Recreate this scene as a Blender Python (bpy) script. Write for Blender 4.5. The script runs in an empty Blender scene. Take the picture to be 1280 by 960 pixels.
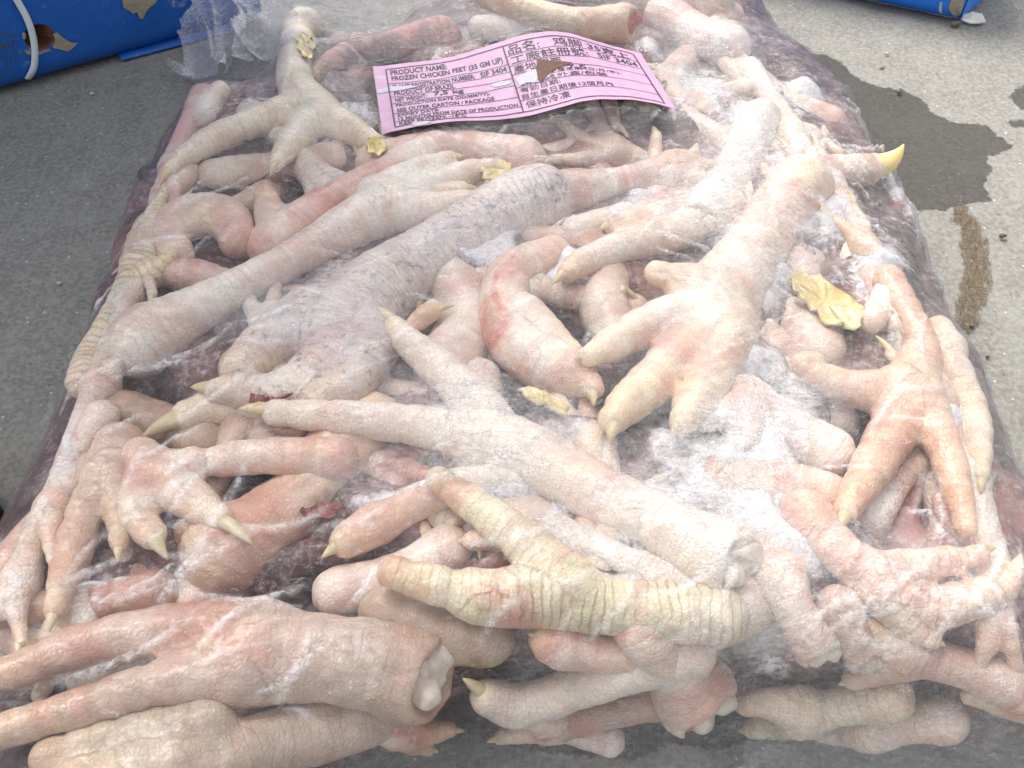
import bpy, bmesh, math, random
import numpy as np
from mathutils import Vector, Matrix

random.seed(7); RNG = np.random.default_rng(7)
sc = bpy.context.scene
COL = sc.collection

# ------------------------------------------------------------------ camera, sky, sun, exposure
CAM_H, PITCH, HFOV = 0.285, 49.4, 62.0
FPX = 640 / math.tan(math.radians(HFOV / 2))
cd = bpy.data.cameras.new("camera"); cam = bpy.data.objects.new("camera", cd); COL.objects.link(cam)
cam.location = (0, 0, CAM_H); cam.rotation_euler = (math.radians(90 - PITCH), 0, 0)
cd.sensor_fit = 'HORIZONTAL'; cd.angle = math.radians(HFOV); cd.clip_start = 0.01; cd.clip_end = 60
cd.dof.use_dof = True; cd.dof.focus_distance = 0.27; cd.dof.aperture_fstop = 11.0
cd.sensor_width = 4.9; cd.lens = 4.9 / 2 / math.tan(math.radians(HFOV / 2))
sc.camera = cam

SUN_EL, SUN_AZ = 55.0, -44.0            # elevation, direction the light comes from (clockwise from +y)
w = bpy.data.worlds.new("World"); sc.world = w; w.use_nodes = True
wn = w.node_tree
sky = wn.nodes.new('ShaderNodeTexSky'); sky.sky_type = 'NISHITA'; sky.sun_disc = False
sky.sun_elevation = math.radians(SUN_EL); sky.sun_rotation = math.radians(SUN_AZ)
sky.dust_density = 4.0; sky.air_density = 1.0; sky.ozone_density = 1.0
hsv = wn.nodes.new('ShaderNodeHueSaturation'); hsv.inputs['Saturation'].default_value = 0.25     # a veil of thin cloud
wn.links.new(sky.outputs[0], hsv.inputs['Color']); wn.links.new(hsv.outputs[0], wn.nodes['Background'].inputs[0])
wn.nodes['Background'].inputs[1].default_value = 0.19
sd = bpy.data.lights.new("sun", 'SUN'); so = bpy.data.objects.new("sun", sd); COL.objects.link(so)
sd.energy = 2.0; sd.angle = math.radians(30); sd.color = (1.0, 0.95, 0.88)
az, el = math.radians(SUN_AZ), math.radians(SUN_EL)
sdir = Vector((math.sin(az) * math.cos(el), math.cos(az) * math.cos(el), math.sin(el)))
so.rotation_euler = sdir.to_track_quat('Z', 'Y').to_euler()
sc.view_settings.view_transform = 'Standard'; sc.view_settings.look = 'None'
sc.view_settings.gamma = 1; sc.view_settings.use_curve_mapping = False
sc.view_settings.exposure = 0.93
sc.render.engine = 'CYCLES'
try:
    sc.cycles.use_denoising = True
    sc.cycles.max_bounces = 8; sc.cycles.transparent_max_bounces = 12
    sc.cycles.caustics_reflective = False; sc.cycles.caustics_refractive = False
except Exception:
    pass

# ------------------------------------------------------------------ geometry helpers
TH = math.radians(90 - PITCH); CT, ST = math.cos(TH), math.sin(TH)
def ray(px, py):
    xc, yc = (px - 640) / FPX, -(py - 480) / FPX
    return np.array([xc, CT * yc + ST, ST * yc - CT])
def P(px, py, z=0.0):
    d = ray(px, py); t = (z - CAM_H) / d[2]
    return np.array([d[0] * t, d[1] * t, z])
def proj(p):
    x, y, z = p[..., 0], p[..., 1], p[..., 2] - CAM_H
    yc = CT * y + ST * z; zc = -ST * y + CT * z
    return 640 + FPX * x / -zc, 480 - FPX * yc / -zc, -zc

def tag(o, label=None, cat=None, group=None, kind=None):
    if label: o['label'] = label
    if cat: o['category'] = cat
    if group: o['group'] = group
    if kind: o['kind'] = kind
    return o
def mesh_obj(name, verts, faces, mat=None, parent=None, smooth=True, origin=None):
    verts = np.asarray(verts, dtype=float)
    org = np.zeros(3) if origin is None else np.asarray(origin, float)
    me = bpy.data.meshes.new(name)
    if isinstance(faces, np.ndarray):
        n, k = faces.shape
        me.vertices.add(len(verts)); me.vertices.foreach_set('co', (verts - org).astype(np.float32).ravel())
        me.loops.add(n * k); me.loops.foreach_set('vertex_index', faces.astype(np.int32).ravel())
        me.polygons.add(n); me.polygons.foreach_set('loop_start', np.arange(0, n * k, k, dtype=np.int32))
        me.polygons.foreach_set('loop_total', np.full(n, k, dtype=np.int32))
        me.update(calc_edges=True); me.validate()
    else:
        me.from_pydata([tuple(v) for v in verts - org], [], faces); me.update()
    if smooth: me.polygons.foreach_set('use_smooth', np.ones(len(me.polygons), dtype=bool))
    o = bpy.data.objects.new(name, me); COL.objects.link(o)
    if parent is not None:
        o.parent = parent; o.location = Vector(org) - parent.location
    else: o.location = org
    if mat: me.materials.append(mat)
    return o
def tube(path, rad, seg=10, cap=True):
    """swept tube with per-point radius"""
    path = np.asarray(path, float); n = len(path)
    if np.isscalar(rad): rad = [rad] * n
    V, F = [], []; up = np.array([0, 0, 1.0])
    for i in range(n):
        t = path[min(i + 1, n - 1)] - path[max(i - 1, 0)]; t /= np.linalg.norm(t) + 1e-12
        a = np.cross(t, up); 
        if np.linalg.norm(a) < 1e-3: a = np.cross(t, [1, 0, 0])
        a /= np.linalg.norm(a); b = np.cross(a, t)
        for k in range(seg):
            q = 2 * math.pi * k / seg
            V.append(path[i] + rad[i] * (math.cos(q) * a + math.sin(q) * b))
    for i in range(n - 1):
        for k in range(seg):
            k2 = (k + 1) % seg
            F.append((i * seg + k, i * seg + k2, (i + 1) * seg + k2, (i + 1) * seg + k))
    if cap:
        F.append(tuple(range(seg))[::-1]); F.append(tuple((n - 1) * seg + k for k in range(seg)))
    return V, F
def vnoise(x, y, scale, seed=0, octv=3, rough=0.5):
    out = np.zeros(np.broadcast(x, y).shape); amp, tot = 1.0, 0
    for o in range(octv):
        r = np.random.default_rng(seed * 31 + o); g = r.random((128, 128)) * 2 - 1
        fx, fy = x * scale + 40.3, y * scale + 17.7
        ix, iy = np.floor(fx).astype(int), np.floor(fy).astype(int)
        tx, ty = fx - ix, fy - iy
        tx = tx * tx * (3 - 2 * tx); ty = ty * ty * (3 - 2 * ty)
        a = g[ix % 128, iy % 128]; b = g[(ix + 1) % 128, iy % 128]
        c = g[ix % 128, (iy + 1) % 128]; d = g[(ix + 1) % 128, (iy + 1) % 128]
        out += amp * ((a * (1 - tx) + b * tx) * (1 - ty) + (c * (1 - tx) + d * tx) * ty)
        tot += amp; amp *= rough; scale *= 2.03
    return out / tot
def catmull(pts, step):
    pts = np.asarray(pts, float)
    if len(pts) == 1: return pts
    q = np.vstack([2 * pts[0] - pts[1], pts, 2 * pts[-1] - pts[-2]])
    out = []
    for i in range(1, len(q) - 2):
        n = max(2, int(np.linalg.norm(q[i + 1][:3] - q[i][:3]) / step))
        for k in range(n):
            t = k / n
            out.append(0.5 * (2 * q[i] + (q[i + 1] - q[i - 1]) * t + (2 * q[i - 1] - 5 * q[i] + 4 * q[i + 1] - q[i + 2]) * t * t
                              + (3 * q[i] - q[i - 1] - 3 * q[i + 1] + q[i + 2]) * t ** 3))
    out.append(q[-2]); return np.array(out)

# ------------------------------------------------------------------ material helpers
class NT:
    def __init__(s, name):
        s.m = bpy.data.materials.new(name); s.m.use_nodes = True; s.t = s.m.node_tree; s.t.nodes.clear()
        s.out = s.n('OutputMaterial')
    def n(s, typ, **kw):
        nd = s.t.nodes.new('ShaderNode' + typ)
        for k, v in kw.items(): setattr(nd, k, v)
        return nd
    def set(s, nd, **kw):
        for k, v in kw.items():
            k = k.replace('_', ' ')
            if hasattr(v, 'is_output') or isinstance(v, bpy.types.NodeSocket): s.t.links.new(v, nd.inputs[k])
            else: nd.inputs[k].default_value = v
        return nd
    def link(s, a, b): s.t.links.new(a, b)
    def coord(s, kind='Object'):
        return s.n('TexCoord').outputs[kind]
    def mapping(s, vec, scale=(1, 1, 1), rot=(0, 0, 0), loc=None):
        m = s.n('Mapping'); s.link(vec, m.inputs['Vector']); m.inputs['Scale'].default_value = scale; m.inputs['Rotation'].default_value = rot
        if loc is not None: s.link(loc, m.inputs['Location'])
        return m.outputs[0]
    def noise(s, vec, scale, detail=3, rough=0.55, dist=0.0):
        nd = s.n('TexNoise'); s.link(vec, nd.inputs['Vector'])
        nd.inputs['Scale'].default_value = scale; nd.inputs['Detail'].default_value = detail
        nd.inputs['Roughness'].default_value = rough; nd.inputs['Distortion'].default_value = dist
        return nd.outputs['Fac']
    def voro(s, vec, scale, feature='F1', out='Distance', rand=1.0):
        nd = s.n('TexVoronoi', feature=feature); s.link(vec, nd.inputs['Vector']); nd.inputs['Scale'].default_value = scale
        nd.inputs['Randomness'].default_value = rand
        return nd.outputs[out]
    def ramp(s, fac, a, b, lo=0.0, hi=1.0):
        nd = s.n('MapRange', interpolation_type='SMOOTHSTEP'); s.link(fac, nd.inputs['Value'])
        for k, v in (('From Min', a), ('From Max', b), ('To Min', lo), ('To Max', hi)):
            if isinstance(v, bpy.types.NodeSocket): s.link(v, nd.inputs[k])
            else: nd.inputs[k].default_value = v
        return nd.outputs[0]
    def math(s, op, a, b=0.0, clamp=False):
        nd = s.n('Math', operation=op, use_clamp=clamp)
        for i, v in enumerate((a, b)):
            if isinstance(v, bpy.types.NodeSocket): s.link(v, nd.inputs[i])
            else: nd.inputs[i].default_value = v
        return nd.outputs[0]
    def mix(s, fac, a, b, blend='MIX'):
        nd = s.n('Mix', data_type='RGBA', blend_type=blend)
        for i, v in ((0, fac), (6, a), (7, b)):
            if isinstance(v, bpy.types.NodeSocket): s.link(v, nd.inputs[i])
            elif i == 0: nd.inputs[0].default_value = v
            else: nd.inputs[i].default_value = (*v, 1)
        return nd.outputs[2]
    def bump(s, h, dist, strength=1.0, nrm=None):
        nd = s.n('Bump'); s.link(h, nd.inputs['Height']); nd.inputs['Distance'].default_value = dist; nd.inputs['Strength'].default_value = strength
        if nrm is not None: s.link(nrm, nd.inputs['Normal'])
        return nd.outputs[0]
    def attr(s, name, typ='GEOMETRY', out='Fac'):
        nd = s.n('Attribute', attribute_type=typ, attribute_name=name); return nd.outputs[out]
    def princ(s, **kw):
        p = s.n('BsdfPrincipled'); s.set(p, **kw); s.link(p.outputs[0], s.out.inputs['Surface']); return p

def simple_mat(name, col, rough=0.6, var=0.12, scale=300, bump=0.0002, spec=0.4):
    t = NT(name); c = t.coord()
    n = t.noise(c, scale, 4)
    dark = tuple(v * (1 - var) for v in col); lite = tuple(min(1, v * (1 + var)) for v in col)
    base = t.mix(n, dark, lite)
    t.princ(Base_Color=base, Roughness=rough, Specular_IOR_Level=spec, Normal=t.bump(t.noise(c, scale * 2.5, 3), bump))
    return t.m

def skin_mat():
    t = NT('frozen_skin'); oi = t.n('ObjectInfo'); g = t.n('NewGeometry')
    off = t.n('VectorMath', operation='SCALE'); off.inputs[0].default_value = (3.1, 1.7, 2.3); t.link(oi.outputs['Random'], off.inputs['Scale'])
    c = t.mapping(t.coord(), loc=off.outputs[0])
    base = oi.outputs['Color']
    rosy = t.attr('rosy', 'OBJECT'); frost = t.attr('frost', 'OBJECT'); grey = t.attr('speck', 'OBJECT')
    n1 = t.noise(c, 27, 4, 0.62, 0.7)
    f1 = t.math('MULTIPLY', t.ramp(n1, 0.45, 0.66), rosy)
    base = t.mix(t.ramp(t.noise(c, 34, 4, 0.6, 0.4), 0.36, 0.62, 0.0, t.attr('blotch', 'OBJECT')), base, (0.89, 0.80, 0.69))
    col = t.mix(f1, base, (0.60, 0.20, 0.14))
    cx = t.n('CombineXYZ'); t.link(t.math('MULTIPLY', t.attr('arc'), 95.0), cx.inputs[0]); t.link(t.math('MULTIPLY', oi.outputs['Random'], 90.0), cx.inputs[1])
    bn = t.noise(cx.outputs[0], 1.0, 2, 0.6)
    col = t.mix(t.math('MULTIPLY', t.ramp(bn, 0.52, 0.68, 0, 0.75), t.attr('blotch', 'OBJECT')), col, (0.90, 0.83, 0.73)); col = t.mix(t.math('MULTIPLY', t.ramp(bn, 0.48, 0.34, 0, 0.6), rosy), col, (0.70, 0.36, 0.29))
    n2 = t.noise(c, 90, 3, 0.55)
    col = t.mix(t.ramp(n2, 0.5, 0.75, 0, 0.4), col, (0.78, 0.64, 0.42))
    n3 = t.noise(c, 38, 4, 0.65, 0.4)
    col = t.mix(t.ramp(n3, 0.54, 0.74, 0, 0.4), col, (0.42, 0.25, 0.24))
    n4 = t.noise(c, 260, 3, 0.7)
    col = t.mix(t.math('MULTIPLY', t.ramp(n4, 0.52, 0.72), grey), col, (0.12, 0.12, 0.15))
    # thin folds and pores: a darker net of creases
    v = t.voro(c, 620, 'DISTANCE_TO_EDGE')
    col = t.mix(t.ramp(v, 0.0, 0.18, 0.18, 0.0), col, (0.38, 0.22, 0.17))
    arc = t.attr('arc'); ringk = t.attr('ring'); tip = t.attr('tip')
    col = t.mix(t.math('MULTIPLY', tip, 0.35), col, (0.76, 0.58, 0.34))
    ph = t.math('ADD', t.math('MULTIPLY', arc, 2 * math.pi / 0.0030), t.math('MULTIPLY', t.noise(c, 110, 3, 0.6), 9.0))
    sv = t.math('SINE', ph); crease = t.ramp(sv, 0.55, 1.0)
    sep = t.n('SeparateXYZ'); t.link(g.outputs['Normal'], sep.inputs[0])
    rmask = t.math('MULTIPLY', ringk, t.ramp(t.noise(c, 60, 2), 0.35, 0.6, 0.25, 1.0))
    crm = t.math('MULTIPLY', crease, rmask)
    col = t.mix(t.math('MULTIPLY', crm, 0.42), col, (0.40, 0.19, 0.10))
    nf = t.noise(c, 44, 6, 0.70, 0.3); ff = t.noise(c, 900, 2, 0.7)
    nfc = t.math('ADD', t.math('MULTIPLY', nf, 0.66), t.math('MULTIPLY', ff, 0.34))
    thr = t.math('SUBTRACT', 0.70, t.math('MULTIPLY', frost, 0.40))
    fm = t.ramp(nfc, thr, t.math('ADD', thr, 0.16))
    fm = t.math('MULTIPLY', fm, 0.85)
    col = t.mix(fm, col, (0.88, 0.86, 0.83))
    hb = t.math('ADD', t.math('MULTIPLY', t.ramp(v, 0, 0.25), 0.3), t.math('MULTIPLY', t.noise(c, 420, 4, 0.65), 0.8))
    hb = t.math('ADD', hb, t.math('MULTIPLY', t.math('MULTIPLY', fm, ff), 1.6))
    hb = t.math('SUBTRACT', hb, t.math('MULTIPLY', crm, 1.2))
    nr = t.bump(hb, 0.00045, 0.8)
    p = t.princ(Base_Color=col, Roughness=t.ramp(fm, 0, 1, 0.36, 0.7), Specular_IOR_Level=0.45, Normal=nr,
                Subsurface_Weight=0.45, Subsurface_Scale=0.004, Coat_Weight=0.22, Coat_Roughness=0.16)
    p.inputs['Subsurface Radius'].default_value = (1, 0.42, 0.28)
    return t.m

def film_mat(name='plastic_film', bs=0.75):
    t = NT(name); c = t.coord()
    haze = t.attr('haze'); frost = t.attr('frost')
    n1 = t.noise(c, 70, 5, 0.65, 0.4); n2 = t.noise(c, 420, 4, 0.7); n3 = t.noise(c, 1700, 2, 0.6)
    st = t.mapping(c, (90, 520, 200), (0, 0, 0.55)); n4 = t.noise(st, 1.0, 4, 0.6, 0.8)
    mixn = t.math('ADD', t.math('MULTIPLY', n1, 0.45), t.math('MULTIPLY', n2, 0.35))
    mixn = t.math('ADD', mixn, t.math('MULTIPLY', n3, 0.2))
    fg = t.math('ADD', t.math('MULTIPLY', n1, 0.4), t.math('ADD', t.math('MULTIPLY', n2, 0.35), t.math('MULTIPLY', n3, 0.25)))
    fr = t.math('MULTIPLY', frost, t.ramp(fg, 0.34, 0.62, 0.12, 1.0)); fr = t.math('MULTIPLY', fr, 1.0, True)
    hz = t.math('MULTIPLY', haze, t.ramp(t.math('ADD', t.math('MULTIPLY', n1, .6), t.math('MULTIPLY', n4, .4)), 0.3, 0.7, 0.55, 1.35))
    gr = t.ramp(t.math('ADD', t.math('MULTIPLY', n2, .55), t.math('MULTIPLY', n3, .45)), 0.38, 0.66, 0.55, 1.35)
    hz = t.math('MULTIPLY', hz, gr)
    cw = t.noise(t.mapping(c, (46, 130, 90), (0, 0, 0.5)), 1.0, 4, 0.6, 1.2); cw = t.math('MULTIPLY', t.ramp(t.math('ABSOLUTE', t.math('SUBTRACT', cw, 0.5)), 0.0, 0.014, 0.26, 0.0), t.ramp(n1, 0.48, 0.62))
    cr = t.math('MULTIPLY', t.attr('crease'), t.ramp(n2, 0.35, 0.6, 0.15, 0.62))  # whitened creases: stress marks, with glints painted into the opacity too
    op = t.math('MAXIMUM', t.math('MAXIMUM', hz, fr), t.math('MAXIMUM', cw, cr), True)
    # wrinkle and droplet relief
    drop = t.ramp(t.voro(c, 780), 0.0, 0.32, 1.0, 0.0)
    dm = t.ramp(n1, 0.5, 0.62)
    h = t.math('ADD', t.math('MULTIPLY', n4, 1.1), t.math('MULTIPLY', t.noise(c, 330, 4, 0.7, 1.2), 0.9))
    h = t.math('ADD', h, t.math('MULTIPLY', t.math('MULTIPLY', drop, dm), 0.35))
    cl = t.noise(t.mapping(c, (50, 150, 100), (0, 0, 0.4)), 1.0, 5, 0.6, 1.5); cl = t.math('MULTIPLY', t.ramp(t.math('ABSOLUTE', t.math('SUBTRACT', cl, 0.5)), 0.0, 0.028, 1.0, 0.0), t.ramp(n1, 0.42, 0.6))
    h = t.math('ADD', h, t.math('MULTIPLY', cl, 0.9))
    nr = t.bump(h, 0.0010, bs)
    tr = t.n('BsdfTransparent'); tr.inputs[0].default_value = (0.992, 0.992, 0.994, 1)
    df = t.n('BsdfDiffuse'); df.inputs[0].default_value = (0.90, 0.885, 0.88, 1); t.link(nr, df.inputs['Normal'])
    tl = t.n('BsdfTranslucent'); tl.inputs[0].default_value = (0.82, 0.82, 0.84, 1)
    ms = t.n('MixShader'); ms.inputs[0].default_value = 0.25; t.link(df.outputs[0], ms.inputs[1]); t.link(tl.outputs[0], ms.inputs[2])
    m1 = t.n('MixShader'); t.link(op, m1.inputs[0]); t.link(tr.outputs[0], m1.inputs[1]); t.link(ms.outputs[0], m1.inputs[2])
    gl = t.n('BsdfGlossy'); gl.inputs['Roughness'].default_value = 0.08; t.link(nr, gl.inputs['Normal'])
    gl.inputs['Color'].default_value = (0.95, 0.96, 1, 1)
    fz = t.n('Fresnel'); fz.inputs['IOR'].default_value = 1.5; t.link(nr, fz.inputs['Normal'])
    fz2 = t.math('MULTIPLY', fz.outputs[0], 0.5, True)
    m2 = t.n('MixShader'); t.link(fz2, m2.inputs[0]); t.link(m1.outputs[0], m2.inputs[1]); t.link(gl.outputs[0], m2.inputs[2])
    t.link(m2.outputs[0], t.out.inputs['Surface'])
    return t.m

def concrete_mat():
    t = NT('concrete'); c = t.coord()
    n1 = t.noise(c, 7, 5, 0.6); n2 = t.noise(c, 45, 5, 0.65, 0.3); n3 = t.noise(c, 420, 4, 0.7)
    col = t.mix(t.ramp(n1, 0.3, 0.7), (0.175, 0.168, 0.147), (0.23, 0.223, 0.195))
    col = t.mix(t.ramp(n2, 0.36, 0.64), col, (0.168, 0.16, 0.14), 'MIX')
    col = t.mix(t.ramp(n3, 0.35, 0.68, 0.0, 0.75), col, (0.31, 0.30, 0.27))
    v = t.voro(c, 300, 'F1', 'Distance'); vc = t.voro(c, 300, 'F1', 'Color')
    sep = t.n('SeparateColor'); t.link(vc, sep.inputs[0])
    spk = t.math('MULTIPLY', t.ramp(v, 0.1, 0.3, 1, 0), t.ramp(sep.outputs[0], 0.72, 0.78))
    col = t.mix(t.math('MULTIPLY', spk, 0.6), col, (0.1, 0.1, 0.095))
    wsp = t.math('MULTIPLY', t.ramp(v, 0.08, 0.26, 1, 0), t.ramp(sep.outputs[1], 0.86, 0.9))
    col = t.mix(t.math('MULTIPLY', wsp, 0.6), col, (0.72, 0.71, 0.67))
    wet = t.attr('wet'); wn_ = t.math('ADD', t.math('MULTIPLY', t.noise(c, 230, 4, 0.65), 0.16), t.math('MULTIPLY', t.noise(c, 60, 4, 0.6), 0.30))
    wet = t.math('ADD', wet, t.math('SUBTRACT', wn_, 0.23))
    col = t.mix(t.ramp(wet, 0.49, 0.525, 0, 1), col, t.mix(1.0, col, t.mix(n2, (0.24, 0.225, 0.215), (0.36, 0.34, 0.325)), 'MULTIPLY'))
    rg = t.ramp(wet, 0.49, 0.53, 0.88, 0.6)
    h = t.math('ADD', t.math('MULTIPLY', n3, 0.6), t.math('MULTIPLY', n2, 1.0)); h = t.math('SUBTRACT', h, t.math('MULTIPLY', spk, 0.35))
    t.princ(Base_Color=col, Roughness=rg, Specular_IOR_Level=0.3, Normal=t.bump(h, 0.0009, 0.8))
    return t.m

def ice_mat(name, dark, mid, frost=0.3, alpha=1.0):
    t = NT(name); c = t.coord()
    n1 = t.noise(c, 60, 5, 0.65, 0.5); n2 = t.noise(c, 330, 4, 0.7)
    col = t.mix(t.ramp(n1, 0.35, 0.7), dark, mid)
    fm = t.ramp(t.math('ADD', t.math('MULTIPLY', n1, .55), t.math('MULTIPLY', n2, .45)), 0.62 - 0.2 * frost, 0.78 - 0.2 * frost)
    col = t.mix(t.math('MULTIPLY', fm, 0.6), col, (0.75, 0.74, 0.76))
    p = t.princ(Base_Color=col, Roughness=t.ramp(fm, 0, 1, 0.2, 0.6), Specular_IOR_Level=0.5, Coat_Weight=0.4, Coat_Roughness=0.12,
            Normal=t.bump(t.math('ADD', n2, n1), 0.0008, 0.7), Subsurface_Weight=0.15, Subsurface_Scale=0.004)
    if alpha < 1: p.inputs['Alpha'].default_value = alpha
    return t.m

def horn_mat(name, a, b):
    t = NT(name); c = t.coord(); n = t.noise(c, 180, 4, 0.6)
    st = t.noise(t.mapping(c, (900, 900, 300)), 1.0, 3)
    t.princ(Base_Color=t.mix(t.ramp(n, .3, .7), a, b), Roughness=0.38, Specular_IOR_Level=0.5, Subsurface_Weight=0.25,
            Subsurface_Scale=0.002, Normal=t.bump(st, 0.00025, 0.6))
    return t.m

M = {}
M['skin'] = skin_mat(); M['film'] = film_mat(); M['film_loose'] = film_mat('loose_film', 0.22); M['concrete'] = concrete_mat()
def juice_mat():
    t = NT('frozen_juice'); c = t.coord(); dk = t.attr('dark')
    n1 = t.noise(c, 48, 5, 0.65, 0.5); n2 = t.noise(c, 330, 5, 0.75); n3 = t.noise(c, 26, 3, 0.6)
    col = t.mix(t.ramp(n1, 0.35, 0.68), (0.05, 0.024, 0.022), (0.19, 0.09, 0.075))
    col = t.mix(t.ramp(n3, 0.5, 0.7, 0, 0.7), col, (0.46, 0.20, 0.16))
    fm = t.ramp(t.math('ADD', t.math('MULTIPLY', n1, .4), t.math('MULTIPLY', n2, .6)), 0.48, 0.64)
    fm = t.math('MULTIPLY', fm, t.math('SUBTRACT', 0.6, t.math('MULTIPLY', dk, 0.55)))
    col = t.mix(t.math('MULTIPLY', fm, 0.6), col, (0.80, 0.78, 0.79))
    sm = t.ramp(t.math('ADD', t.attr('snow'), t.math('MULTIPLY', t.math('SUBTRACT', n2, 0.5), 0.9)), 0.22, 0.62)
    col = t.mix(t.math('MULTIPLY', sm, t.ramp(t.noise(c, 700, 3, 0.7), 0.3, 0.6, 0.55, 0.95)), col, (0.80, 0.78, 0.78))
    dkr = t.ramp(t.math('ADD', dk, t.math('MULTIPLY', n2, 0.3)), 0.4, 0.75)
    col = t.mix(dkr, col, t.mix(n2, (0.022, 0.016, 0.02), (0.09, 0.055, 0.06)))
    t.princ(Base_Color=col, Roughness=0.34, Specular_IOR_Level=0.45, Coat_Weight=0.2, Coat_Roughness=0.15,
            Normal=t.bump(t.math('ADD', n2, n1), 0.0007, 0.7), Subsurface_Weight=0.3, Subsurface_Scale=0.003)
    return t.m
M['ice'] = juice_mat()
M['ice_pale'] = ice_mat('pale_ice', (0.42, 0.30, 0.25), (0.58, 0.44, 0.37), 0.55)
M['horn'] = horn_mat('claw_horn', (0.60, 0.47, 0.27), (0.74, 0.63, 0.42))
M['horn_yellow'] = horn_mat('yellow_horn', (0.70, 0.50, 0.16), (0.78, 0.64, 0.34))
M['bone'] = horn_mat('joint_cartilage', (0.60, 0.50, 0.43), (0.86, 0.78, 0.62))
M['marrow'] = simple_mat('torn_red_tissue', (0.50, 0.16, 0.12), 0.35, 0.4, 400, 0.0006)

# ------------------------------------------------------------------ bag footprint and pile height
OUT_PX = [(163, 305), (116, 455), (68, 590), (8, 740), (-90, 930)]
RIGHT_PX = [(1420, 960), (1330, 790), (1268, 655), (1236, 560), (1180, 450), (1152, 372), (1104, 292), (1078, 205), (1003, 135), (962, 78), (948, 20)]
foot = [P(*q)[:2] for q in ((430, 22, .055), (310, 72, .05), (252, 100, .04), (222, 152, .022))] + [P(x, y)[:2] for x, y in OUT_PX]
yf = 0.079
poly = [(foot[i][0], foot[i][1]) for i in range(len(foot))]
poly = [(0.02, 0.66), (-0.03, 0.60)] + poly + [(-0.15, 0.0), (-0.10, 0.022), (-0.072, 0.052), (-0.048, 0.080), (-0.02, yf + 0.009), (0.03, yf + 0.015), (0.06, yf + 0.017), (0.10, yf + 0.014), (0.14, yf + 0.006)] + [tuple(P(x, y)[:2]) for x, y in RIGHT_PX] + [(0.15, 0.66)]
poly = np.array(poly)
GX0, GX1, GY0, GY1, GH = -0.27, 0.27, -0.02, 0.74, 0.00125
NX, NY = int((GX1 - GX0) / GH) + 1, int((GY1 - GY0) / GH) + 1
gx = GX0 + GH * np.arange(NX); gy = GY0 + GH * np.arange(NY)
XX, YY = np.meshgrid(gx, gy, indexing='ij')
def poly_sd(x, y, pg):
    """signed distance, positive inside"""
    d = np.full(x.shape, 1e9); ins = np.zeros(x.shape, bool); n = len(pg)
    for i in range(n):
        ax, ay = pg[i]; bx, by = pg[(i + 1) % n]; ex, ey = bx - ax, by - ay
        t = np.clip(((x - ax) * ex + (y - ay) * ey) / (ex * ex + ey * ey + 1e-18), 0, 1)
        d = np.minimum(d, (x - ax - t * ex) ** 2 + (y - ay - t * ey) ** 2)
        c = ((ay > y) != (by > y)) & (x < (bx - ax) * (y - ay) / (by - ay + 1e-18) + ax); ins ^= c
    d = np.sqrt(d); return np.where(ins, d, -d)
SD = poly_sd(XX, YY, poly)
HP = 0.070
WD = 0.022 + 0.036 * np.clip((YY - 0.10) / 0.07, 0, 1)
tt = np.clip(SD / WD, 0, 1)
S = HP * (1 - (1 - tt) ** 2.3) ** (1 / 2.3) + np.where(SD > 0, 0.002 * vnoise(XX, YY, 18, 3, 2), 0) * tt
FX0, FY0, _ = proj(np.stack([XX, YY, S], -1))
def splat0(lst):
    A = np.zeros((NX, NY))
    for x, y, rx, ry, k in lst: A = np.maximum(A, k * np.exp(-(((FX0 - x) / rx) ** 2 + ((FY0 - y) / ry) ** 2)))
    return A
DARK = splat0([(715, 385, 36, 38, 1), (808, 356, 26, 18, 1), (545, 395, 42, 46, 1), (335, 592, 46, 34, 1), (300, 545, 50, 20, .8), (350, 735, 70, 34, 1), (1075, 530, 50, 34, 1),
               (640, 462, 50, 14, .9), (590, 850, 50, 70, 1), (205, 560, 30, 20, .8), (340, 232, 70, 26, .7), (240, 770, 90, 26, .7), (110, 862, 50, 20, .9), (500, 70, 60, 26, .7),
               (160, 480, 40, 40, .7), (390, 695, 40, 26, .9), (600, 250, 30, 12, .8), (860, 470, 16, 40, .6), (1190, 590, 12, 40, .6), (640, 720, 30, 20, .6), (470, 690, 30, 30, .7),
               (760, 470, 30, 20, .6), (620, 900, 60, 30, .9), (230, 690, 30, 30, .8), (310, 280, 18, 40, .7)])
CUR = S
def bil(G, x, y):
    fx = np.clip((x - GX0) / GH, 0, NX - 1.001); fy = np.clip((y - GY0) / GH, 0, NY - 1.001)
    i, j = fx.astype(int), fy.astype(int); a, b = fx - i, fy - j
    return (G[i, j] * (1 - a) + G[i + 1, j] * a) * (1 - b) + (G[i, j + 1] * (1 - a) + G[i + 1, j + 1] * a) * b
TS = np.linspace(0.16, 0.75, 900)
def on_pile(px, py, off=0.0, G=None):
    """the point of the pile surface (lifted by off) that lies behind a pixel, and its depth"""
    d = ray(px, py); p = d[None] * TS[:, None]; p[:, 2] += CAM_H
    h = np.maximum(bil(CUR if G is None else G, p[:, 0], p[:, 1]) + off, 0.002)
    k = np.argmax(p[:, 2] < h)
    if k == 0: return P(px, py, 0.004), 0.3
    return p[k], TS[k]

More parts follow.
